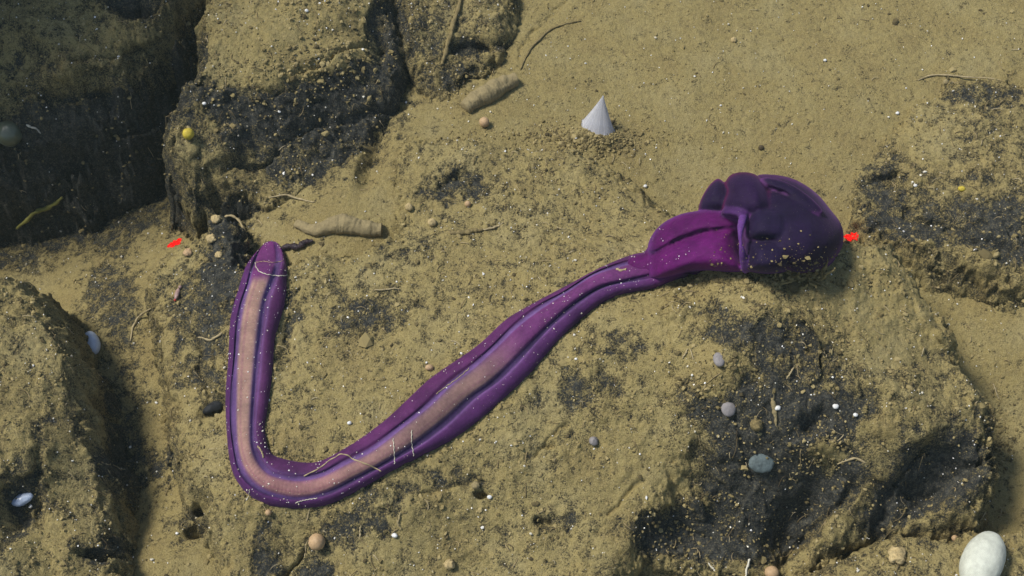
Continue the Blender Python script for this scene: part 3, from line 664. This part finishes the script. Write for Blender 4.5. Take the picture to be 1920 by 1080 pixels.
ball('barnacle', 'grey oval stud sunk in a tan silt mound on the humped boulder', 'barnacle', 1348, 674, 11, M_GRY, (.9, 1.25, .6), .1, .05, .4, seed=26)
o = ball('limpet_shell', 'shiny blue-white oval shell on the side of the lower left boulder', 'shell', 172, 643, 27, M_PRL, (.58, 1.0, .55), .42, .04, .5, seed=27, nu=32)
ball('shell', 'pale blue broken shell in a hollow at the left edge', 'shell', 42, 936, 17, M_PRL, (1.1, .6, .5), .5, .2, .5, seed=28)
ball('jelly_blob', 'dim translucent greenish blob at the left edge of the dark boulder', 'jelly', 17, 250, 26, plain('dim_jelly', (.13, .15, .10), .35, .15, 20, sss=.6, spec=.7), lump=.08, sink=.4, seed=29, nu=32)
ball('dark_stone', 'black elongated stone against the left side of the worm', 'stone', 402, 764, 22, plain('black_stone', (.02, .022, .026), .7, .3, 40, bump=1), (1, .5, .5), .5, .25, .4, seed=30)
# tiny bright white balls one can point at
for px, py, r, lab in [(1567,762,6.5,'brightest white dot, on the humped boulder face right of the splinter'),(1683,212,4.5,'white dot on silt above the rock at the right edge'),(1210,349,4.5,'white dot on the slab up and left of the purple head'),(575,20,4.5,'white dot near the top edge on the silt-capped rock'),
    (524,209,4,'white dot on the black flank of the silt-capped rock'),(1547,113,4,'white dot alone on the silt plain above the purple head'),(1716,348,4.5,'white dot in the middle of the right edge rock'),(918,932,5,'white dot beside the small dark pit below the worm'),
    (383,194,4.5,'white dot above the yellow ball on the rock edge'),(574,455,2.6,'tiny white dot just above the tail strand'),(1604,778,5,'glassy white dot right of the brightest one on the humped boulder'),(740,1004,6,'whitish lump on the slab above the bottom edge'),(655,793,4.5,'white dot just above the worm on the inner side of the bend'),
    (1080,673,3.2,'tiny white dot beside the middle of the worm on its lower right'),(1458,765,6,'glittering white cluster beside the upright splinter'),(332,1000,3.5,'tiny white dot low on the slab beside the dark hole')]:
    ball('white_granule', lab, 'granule', px, py, r*.8, M_WHT, (1.1, .9, .8), lump=.4, sink=.9, seed=int(px), group='bright white granules on the rocks', nu=12)

def thread(name, label, cat, pts, rpx, m, lift=2.0, group=None, n=40, seg=8, wig=1.0, taper=0.5, arch=0.0, A=None, seed=0):
    q = catmull(pts, n); t = np.linspace(0, 1, n)
    rg2 = np.random.default_rng(seed+int(pts[0][0])); ph = rg2.uniform(0, 6, 4)
    q[:, 0] += wig*np.sin(t*9+ph[0])+wig*.6*np.sin(t*23+ph[1]); q[:, 1] += wig*np.sin(t*11+ph[2])+wig*.6*np.sin(t*19+ph[3])
    P = hit(q[:, 0], q[:, 1], lift*PX+arch*PX*np.sin(t*math.pi), HS if A is None else A)
    r = rpx*PX*(1-taper*np.abs(2*t-1)**2)*(1+.18*np.sin(t*31+ph[0])+.10*np.sin(t*57+ph[1]))
    v, f = tube_np(P, r, seg); o = mesh_np(name, v, f, m); setorigin(o, P.mean(0)); return tag(o, label, cat, group)
# sediment tubes
def silt_tube(label, pts, radii, seed):
    n = 140; q = catmull(pts, n); rr = catmull([(r, 0) for r in radii], n)[:, 0]*PX
    P = hit(q[:, 0], q[:, 1], rr*.45, HS); v, f = tube_np(P, rr*(1+.012*np.sin(np.arange(n)*.9)+.03*np.sin(np.arange(n)*.23)+.03*np.sin(np.arange(n)*.09+1)), 32)
    c0 = P.mean(0); d = v-c0
    v = v+(perlin(v[:, 0]*26+seed, v[:, 1]*26+v[:, 2]*13, seed)*.012+perlin(v[:, 0]*80, v[:, 1]*80+v[:, 2]*50, seed+1)*.004)[:, None]*np.array([.3, .3, 1])
    o = mesh_np('sediment_tube', v, f, M_TUBE); setorigin(o, c0); tag(o, label, 'worm tube'); return o
M_TUBE = plain('tube_silt', (.30, .24, .125), .92, .14, 45, bump=.7, dist=.01)
silt_tube('smooth tan sediment tube lying on the ledge just right of the worm tail', [(556,420),(590,432),(625,422),(645,420),(680,428),(716,430)], [8,12,17,19,16,14], 5)
silt_tube('ringed sediment tube on the plain beside the upper beige ball', [(872,204),(890,188),(915,175),(940,160),(966,150)], [13,18,20,19,14], 9)
thread('sediment_stick', 'straight silt-coated stick slanting down from the top edge', 'stick', [(868,-12),(852,40),(838,85),(830,122)], 5, M_SIL, 4, n=50, wig=1.2)
thread('splinter', 'pale upright splinter on the black face of the humped boulder', 'splinter', [(1447,722),(1449,750),(1453,775),(1455,802)], 4, M_SIL2, 3, wig=.6, taper=.9)
thread('tail_strand', 'ragged black strand trailing from the tail end of the worm', 'strand', [(518,468),(540,463),(560,461),(572,455),(588,450)], 6.5, M_DRK, 6, n=50, wig=1.3, taper=.65)
thread('stem', 'yellow-green stem lying on dark silt at the left edge', 'stem', [(30,428),(55,408),(80,393),(100,382),(118,372)], 5, M_GRN, 4, wig=1.5)
TH = [([(24,222),(40,232),(52,236),(66,240),(76,250)], 2.2, M_THW, 'wavy whitish thread near the left edge of the dark boulder'),
 ([(283,291),(292,296),(303,299)], 2, M_THR, 'short pale thread poking from the rock edge below the yellow ball'),
 ([(245,640),(250,612),(262,592),(282,580)], 2.2, M_THR, 'curved beige thread in the channel left of the worm'),
 ([(372,632),(392,637),(412,628),(430,613)], 2.2, M_THR, 'sagging beige thread touching the left flank of the worm'),
 ([(408,413),(425,405),(442,408),(452,420),(458,434)], 2.6, M_THR, 'arched beige thread above the worm tail'),
 ([(495,372),(530,366),(560,372),(590,380)], 2, M_THR, 'long pale thread at the foot of the silt-capped rock'),
 ([(160,848),(180,858),(196,872),(206,888)], 1.8, M_THR, 'fine thread on the lower left boulder shoulder'),
 ([(1408,1036),(1402,1060),(1398,1085)], 2, M_THW, 'upright white thread at the bottom edge'),
 ([(1328,1056),(1340,1070),(1352,1086)], 1.8, M_THW, 'slanting white thread at the bottom edge left of its upright neighbour'),
 ([(1488,688),(1482,700),(1474,710)], 1.6, M_THR, 'short tan fibre on the humped boulder above the splinter'),
 ([(1280,672),(1284,664),(1290,655)], 1.5, M_THR, 'short curved fibre left of the grey stud on the humped boulder'),
 ([(838,438),(860,436),(885,434),(905,430)], 5, M_SIL, 'low silt ridge on the slab between the tan pebble and the worm'),
 ([(905,430),(925,427),(944,418)], 2, M_THR, 'thin twig running right from the silt ridge on the slab'),
 ([(700,545),(725,542),(750,541)], 1.5, M_THR, 'straight tan fibre lying alone on the slab above the worm body'),
 ([(752,960),(746,978),(752,992)], 2.2, M_SIL2, 'upright pale fibre below the worm body'),
 ([(676,985),(675,1000),(672,1014)], 1.4, M_THR, 'thin tan fibre right of the largest beige ball'),
 ([(1090,40),(1040,50),(1010,75),(990,100),(975,130)], 2.4, M_SIL, 'long curving silt trail beside the top outcrop'),
 ([(1862,720),(1868,735),(1872,748)], 1.5, M_THR, 'short yellow fibre on the right shoulder of the humped boulder'),
 ([(1570,870),(1600,860),(1630,868),(1660,864)], 2, M_THR, 'wandering thread across the hollow on the humped boulder'),
 ([(1720,150),(1760,140),(1820,145),(1880,150)], 1.8, M_THR, 'long thin thread along the top of the right edge rock')]
for p, r, m, lab in TH: thread('thread', lab, 'thread', p, r, m, 2.0, n=36, wig=.7, arch=1.5, seed=3)
# fine strands lying over the worm
def lie(px, py): return np.array([px, py], float)
from mathutils.bvhtree import BVHTree
wpoly = [tuple(int(x) for x in f) for arr in WF for f in arr]
bvh = BVHTree.FromPolygons([tuple(p) for p in WV], wpoly)
def over(px, py, lift):
    d = rays([px], [py])[0]; dn = d/np.linalg.norm(d)
    h = bvh.ray_cast(Vector(CAM), Vector(dn))
    g = hit([px], [py], 0)[0]
    if h[0] is not None and (np.array(h[0])-CAM) @ dn < (g-CAM) @ dn+.03: p = np.array(h[0])
    else: p = g
    return p-dn*lift*PX
def strand(label, pts, rpx, m, n=46):
    q = catmull(pts, n); t = np.arange(n); q[:, 0] += .7*np.sin(t*.8); q[:, 1] += .7*np.sin(t*1.1+1)
    rpx = rpx*.75; P = np.array([over(a, b_, 1.0) for a, b_ in q]); P[1:-1] = (P[:-2]+P[1:-1]+P[2:])/3
    v, f = tube_np(P, rpx*PX*(1+.25*np.sin(t*1.3)), 6); o = mesh_np('strand', v, f, m); setorigin(o, P.mean(0)); tag(o, label, 'strand', 'fine pale strands lying across the worm')
strand('pale strand looped over the worm near its tail', [(478,492),(484,507),(500,514),(520,517),(540,516)], 1.1, M_THW)
strand('faint strand just above the loop, across the tail of the worm', [(478,492),(495,490),(512,492),(530,489)], .8, M_THR)
strand('long strand crossing the worm right of its lowest bend', [(570,892),(595,880),(620,862),(643,851),(665,862),(692,872),(715,884)], 1.5, M_THR)
strand('thin vertical strand draped on the worm where it starts to climb', [(772,806),(772,830),(776,855)], .9, M_THW)
strand('thin vertical strand on the worm, nearer the bend of the pair', [(737,822),(739,845),(740,870)], .9, M_THW)
strand('short knobbly strand inside the corner of the worm bend', [(483,836),(490,846),(494,858)], 1.7, M_THR)
strand('beaded strand along the upper flap of the climbing body', [(818,738),(840,722),(862,706),(880,690)], 1.0, M_THR)
strand('short strand along the outer flap of the lowest bend', [(554,943),(570,938),(595,934)], .9, M_THW)
strand('dangling strand on the outer side of the lowest bend', [(468,917),(466,930),(462,938)], .9, M_THW)
strand('pale flake strand on the upper body near the head', [(1156,504),(1163,507),(1174,505)], 3.0, M_THR, 12)

# white fibrous cone
B0 = hit([1121], [238], 0)[0]; apex = W(1131, 179, B0[2]+.17)
nu, nv = 144, 24; vs = []; ang = []
ax_ = apex-B0; rgt = np.array([.078, -.022, -.012]); fwd = np.array([.01, .05, 0])
for jv in range(nv):
    t = jv/(nv-1); rad = (1-t)**1.08+.06
    for k_ in range(nu):
        a = 2*math.pi*k_/nu; fr = 1+.02*math.sin(3*a+1)+.012*math.sin(7*a)
        low = (.05*math.sin(5*a)+.035*math.sin(11*a)+.03*math.sin(23*a)) if jv == 0 else 0
        vs.append(B0+ax_*(t*1.0+low-.05)+(rgt*math.cos(a)+fwd*math.sin(a))*rad*fr); ang.append(a)
vs.append(apex+ax_*.01); ang.append(0); vs.append(B0-ax_*.05); ang.append(0)
i = np.arange(nv-1)[:, None]*nu; k = np.arange(nu)[None]; k2 = (k+1) % nu
F = np.stack([i+k, i+k2, i+nu+k2, i+nu+k], -1).reshape(-1, 4); kk = np.arange(nu); kn = (kk+1) % nu
C = np.concatenate([np.stack([np.full(nu, nu*nv), (nv-1)*nu+kk, (nv-1)*nu+kn], -1), np.stack([np.full(nu, nu*nv+1), kn, kk], -1)])
o = mesh_np('cone_sponge', np.array(vs), [F, C], M_CON, attrs={'ang': ang}); setorigin(o, B0)
tag(o, 'white fibrous cone standing on a crumbly mound at the edge of the silt plain', 'sponge')

# laser spots: speckled glowing patches lying on the silt
def laser(label, cx, cy, rx, ry, ang_, nn, seed):
    """a thin jagged film of lit grains draped over whatever the beam meets"""
    r2 = np.random.default_rng(seed); m = 44; rj = .62+.22*np.sin(np.arange(m)*2*math.pi/m*2+seed)+.10*np.sin(np.arange(m)*2*math.pi/m*5+2*seed)+r2.uniform(-.13, .13, m); vs = []
    for lift in (1.6, -.8):
        for q in (0.15, .45, .75, 1.0):
            for k in range(m):
                a = 2*math.pi*k/m; rr = q*(.45+(rj[k]-.45)*q); x_, y_ = rr*math.cos(a)*rx, rr*math.sin(a)*ry
                vs.append(over(cx+x_*math.cos(ang_)-y_*math.sin(ang_), cy+x_*math.sin(ang_)+y_*math.cos(ang_), lift+.5*r2.normal() if q < 1 else .2))
    vs = np.array(vs); k = np.arange(m); k2 = (k+1) % m; F = []
    for j in range(3): F += [np.stack([j*m+k, (j+1)*m+k, (j+1)*m+k2, j*m+k2], -1), np.stack([(4+j)*m+k, (4+j)*m+k2, (5+j)*m+k2, (5+j)*m+k], -1)]
    F.append(np.stack([3*m+k, 7*m+k, 7*m+k2, 3*m+k2], -1))
    vs = np.concatenate([vs, vs[:m].mean(0)[None], vs[4*m:5*m].mean(0)[None]])
    C = np.concatenate([np.stack([np.full(m, 8*m), k, k2], -1), np.stack([np.full(m, 8*m+1), 4*m+k2, 4*m+k], -1)])
    o = mesh_np('laser_spot', vs, [np.concatenate(F), C], M_RED); setorigin(o, vs.mean(0)); tag(o, label, 'laser spot', 'red laser spots of the survey camera')
laser('red laser spot on the silt left of the worm tail', 328, 456, 17, 11, -.65, 90, 1)
laser('red laser spot touching the right end of the purple head', 1598, 444, 17, 15, 0, 130, 2)

# small translucent shrimp-like animal
P = hit([332], [551], 3*PX)[0]
v, f = merge([sphere_np((0, 0, 0), (PX*4.5, PX*13, PX*4), 14, 10, .15, 4), sphere_np((PX*2, PX*15, PX*1), (PX*3.5,)*3, 10, 8, .1, 5)])
o = mesh_np('amphipod', v, f, plain('pale_pink', (.42, .28, .25), .4, .2, 60, sss=.4)); o.location = P; o.rotation_euler = (0, 0, -.15)
tag(o, 'tiny pale pinkish animal in a crack left of the worm', 'amphipod')
v, f = sphere_np((0, -PX*14, 0), (PX*2.6,)*3, 10, 7, .1, 3); o2 = mesh_np('eye', v, f, plain('red_eye', (.45, .04, .03), .3, .2, 60), parent=o)

# ------------------------------------------------------------------ tufts of silt stuck to the head, and loose stuff
def crumbs(pos, rad, seed, squash=.75, spike=.0):
    """little irregular lumps, all in one mesh: deformed icosahedra"""
    r2 = np.random.default_rng(seed); g = (1+5**.5)/2
    I = np.array([(-1,g,0),(1,g,0),(-1,-g,0),(1,-g,0),(0,-1,g),(0,1,g),(0,-1,-g),(0,1,-g),(g,0,-1),(g,0,1),(-g,0,-1),(-g,0,1)], float)/1.9
    T = np.array([(0,11,5),(0,5,1),(0,1,7),(0,7,10),(0,10,11),(1,5,9),(5,11,4),(11,10,2),(10,7,6),(7,1,8),(3,9,4),(3,4,2),(3,2,6),(3,6,8),(3,8,9),(4,9,5),(2,4,11),(6,2,10),(8,6,7),(9,8,1)])
    n = len(pos); S = r2.uniform(.6, 1.35, (n, 12, 1))*I[None]*r2.uniform(.7, 1.3, (n, 1, 3))
    a = r2.uniform(0, 6.283, n); ca, sa = np.cos(a)[:, None], np.sin(a)[:, None]
    x_, y_ = S[..., 0]*ca-S[..., 1]*sa, S[..., 0]*sa+S[..., 1]*ca
    S = np.stack([x_, y_, S[..., 2]*squash], -1)*np.asarray(rad)[:, None, None]
    V = (np.asarray(pos)[:, None]+S).reshape(-1, 3); F = (np.arange(n)[:, None, None]*12+T[None]).reshape(-1, 3)
    return V, F
def varied(name, stops, rough=.9, spec=.2, sss=0):
    m, n, b = mat(name); g = N(n, 'ShaderNodeNewGeometry').outputs['Random Per Island']
    n.links.new(ramp(n, g, stops), b.inputs['Base Color']); b.inputs['Roughness'].default_value = rough; b.inputs['Specular IOR Level'].default_value = spec
    return m
M_CRU = varied('silt_crumbs', [(0, (.07, .055, .028)), (.3, (.17, .135, .06)), (.7, (.27, .215, .095)), (1, (.36, .29, .14))])
M_GRT = varied('grit', [(0, (.5, .45, .33)), (.5, (.75, .72, .62)), (1, (.9, .9, .9))], .3, .6)
M_FIB = varied('fibres', [(0, (.06, .045, .03)), (.4, (.2, .15, .075)), (.8, (.36, .28, .15)), (1, (.5, .42, .27))])

def tuft(label, base, top, spread, cnt, seed):
    r2 = np.random.default_rng(seed); ps = []
    b0 = hit([base[0]], [base[1]], 0)[0]; tp = W(top[0], top[1], b0[2]+.16)
    t = np.linspace(0, 1, 14)[:, None]; P = b0*(1-t)+tp*t; P[:, 0] += .006*np.sin(t[:, 0]*9); ps.append(tube_np(P, np.linspace(.02, .004, 14)*(1+.3*np.sin(np.arange(14)*2.1)), 7))
    pos = []; rad = []
    for _ in range(cnt):
        h_ = r2.uniform(0, 1)**2.2; c = b0*(1-h_)+tp*h_; sp = spread*PX*(1-h_)**1.5+.004
        pos.append(c+np.array([r2.normal(0, sp), r2.normal(0, sp*.5), r2.normal(0, .01)])); rad.append(r2.uniform(.004, .014)*(1-.5*h_))
    for _ in range(9):
        a = b0+np.array([r2.normal(0, spread*PX), -.01, 0]); e = a+np.array([r2.normal(0, .04), r2.normal(-.0, .02), r2.uniform(.03, .12)]); tt = np.linspace(0, 1, 7)[:, None]
        ps.append(tube_np(a*(1-tt)+e*tt+np.array([[0.006*math.sin(q*1.7), 0, 0] for q in range(7)]), np.linspace(.008, .003, 7), 5))
    ps.append(crumbs(np.array(pos), np.array(rad), seed))
    root = bpy.data.objects.new('silt_tuft', None); col.objects.link(root); root.location = b0; tag(root, label, 'silt tuft'); root.empty_display_size = .05
    mesh_np('stalk', ps[0][0]-b0, ps[0][1], M_SIL, parent=root)
    v, f = merge(ps[1:]); mesh_np('clinging_silt', v-b0, f, M_CRU, smooth=False, parent=root)['kind'] = 'stuff'
tuft('tall ragged silt tuft standing in front of the purple head', (1493,522), (1489,458), 24, 160, 3)
tuft('short crumbly silt tuft right beside the tall one under the purple head', (1515,520), (1514,484), 12, 70, 4)

def area_pts(n, pw, seed, lo=(-3.1, -1.7), hi=(3.1, 2.3)):
    """random points; thinned by how rough the ground is"""
    r2 = np.random.default_rng(seed); x_ = r2.uniform(lo[0], hi[0], n*4); y_ = r2.uniform(lo[1], hi[1], n*4)
    p = samp(ROUGH, x_, y_); k_ = r2.uniform(0, 1, n*4) < p**pw; x_, y_ = x_[k_][:n], y_[k_][:n]
    return x_, y_, r2
top = np.argmax([l['h'] for l in layers], 0)
ROUGH = np.array([l['rough'] for l in layers])[top]*(.35+.65*sstep(-.3, .45, nw+nmid))
ROUGH = np.clip(ROUGH, .02, 1)
def in_worm(x_, y_, z_):
    m = np.zeros(len(x_), bool)
    for q in range(len(x_)):
        m[q] = bvh.ray_cast(Vector((x_[q], y_[q], 3)), Vector((0, 0, -1)))[0] is not None
    return m
x_, y_, r2 = area_pts(15000, 1.0, 71); z_ = samp(HC, x_, y_); k_ = ~in_worm(x_, y_, z_); x_, y_, z_ = x_[k_], y_[k_], z_[k_]
rad = np.exp(r2.normal(math.log(.0044), .45, len(x_)))
P_ = [np.stack([x_, y_, z_+rad*.2], -1)]; R_ = [rad]
for cx, cy, sx, sy, cnt, rr in [(1112,262,50,17,800,.0058),(1545,850,36,26,160,.0045),(620,112,60,26,260,.007),(1352,688,32,22,90,.006),(1265,985,45,30,110,.0042),(1480,880,80,60,150,.0036),(1400,1000,90,30,120,.004),(1300,730,40,24,160,.005),(1560,800,60,24,90,.0036),(1430,530,130,9,260,.006),(1880,820,12,60,200,.005),(1000,255,90,8,160,.005),(470,150,80,40,160,.006)]:
    px_ = r2.normal(cx, sx, cnt); py_ = r2.normal(cy, sy, cnt); P_.append(hit(px_, py_, .001)); R_.append(np.exp(r2.normal(math.log(rr), .4, cnt)))
for E in (EDGE0, EDGE1):
    q_ = r2.integers(20, NS-1, 420); e_ = E[q_]+r2.normal(0, .013, (420, 3)); e_[:, 2] = samp(HC, e_[:, 0], e_[:, 1])+.003; P_.append(e_); R_.append(np.exp(r2.normal(math.log(.0042), .4, 420)))
hq = r2.uniform(0, 1, (170, 2)); hx = 1330+hq[:, 0]*250; hy = 420+hq[:, 1]**.5*95; P_.append(np.array([over(a_, b_, .2) for a_, b_ in zip(hx, hy)])); R_.append(np.exp(r2.normal(math.log(.0024), .5, 170)))
hx = r2.normal(1510, 26, 150); hy = 520-np.abs(r2.normal(0, 20, 150)); P_.append(np.array([over(a_, b_, .2) for a_, b_ in zip(hx, hy)])); R_.append(np.exp(r2.normal(math.log(.004), .5, 150)))
V_, F_ = crumbs(np.concatenate(P_), np.concatenate(R_), 5)
tag(mesh_np('silt_crumbs', V_, F_, M_CRU, smooth=False), 'loose brown silt crumbs scattered over the rocks', 'silt crumbs', kind='stuff')
x_, y_, r2 = area_pts(4200, .7, 72); z_ = samp(HC, x_, y_); k_ = ~in_worm(x_, y_, z_); x_, y_, z_ = x_[k_], y_[k_], z_[k_]
rad = np.exp(r2.normal(math.log(.0026), .40, len(x_)))
pp = np.stack([x_, y_, z_+rad*.7], -1)
r2 = np.random.default_rng(76); wq = r2.integers(0, NS*KK, 420); wp = TWc[wq]+r2.normal(0, .004, (420, 3))
wp = wp[[bvh.ray_cast(Vector((p[0], p[1], 3)), Vector((0, 0, -1)))[0] is not None for p in wp]]
wp[:, 2] = [bvh.ray_cast(Vector((p[0], p[1], 3)), Vector((0, 0, -1)))[0].z+.001 for p in wp]
pp = np.concatenate([pp, wp]); rad = np.concatenate([rad, np.exp(r2.normal(math.log(.0019), .35, len(wp)))])
V_, F_ = crumbs(pp, rad, 6, .9)
tag(mesh_np('shell_grit', V_, F_, M_GRT, smooth=False), 'glinting white grit sprinkled over silt and rock', 'grit', kind='stuff')
x_, y_, r2 = area_pts(1500, 1.3, 73); ps = []
z_ = samp(HC, x_, y_); k_ = ~in_worm(x_, y_, z_); x_, y_ = x_[k_], y_[k_]
for q in range(len(x_)):
    L = r2.uniform(.02, .075); a = r2.uniform(0, 6.283); cv = r2.normal(0, 1.2); t = np.linspace(0, 1, 6)
    aa = a+cv*t; X_ = x_[q]+np.cumsum(np.cos(aa))*L/6; Y_ = y_[q]+np.cumsum(np.sin(aa))*L/6
    Z_ = samp(HC, X_, Y_)+.002+r2.uniform(0, .012)*np.sin(t*math.pi)
    ps.append(tube_np(np.stack([X_, Y_, Z_], -1), r2.uniform(.0011, .0028)*(1-.5*t), 4))
V_, F_ = merge(ps); tag(mesh_np('loose_fibres', V_, F_, M_FIB), 'short loose fibres matted into the silt', 'fibres', kind='stuff')

# ------------------------------------------------------------------ the water between camera and seabed
def box(name, lo, hi):
    x0, y0, z0 = lo; x1, y1, z1 = hi
    v = [(x0,y0,z0),(x1,y0,z0),(x1,y1,z0),(x0,y1,z0),(x0,y0,z1),(x1,y0,z1),(x1,y1,z1),(x0,y1,z1)]
    return mesh_np(name, v, np.array([(0,3,2,1),(4,5,6,7),(0,1,5,4),(1,2,6,5),(2,3,7,6),(3,0,4,7)]), None, smooth=False)
hz = box('haze', (-150, -150, -2.3), (150, 150, 6.6)); hz['kind'] = 'stuff'; hz['label'] = 'faintly green sea water over the seabed'
m = bpy.data.materials.new('sea_water'); m.use_nodes = True; n = m.node_tree; n.nodes.clear()
pv = n.nodes.new('ShaderNodeVolumePrincipled'); pv.inputs['Color'].default_value = (.55, .68, .60, 1); pv.inputs['Density'].default_value = 0.0075; pv.inputs['Anisotropy'].default_value = .3
om = n.nodes.new('ShaderNodeOutputMaterial'); n.links.new(pv.outputs[0], om.inputs['Volume']); hz.data.materials.append(m)
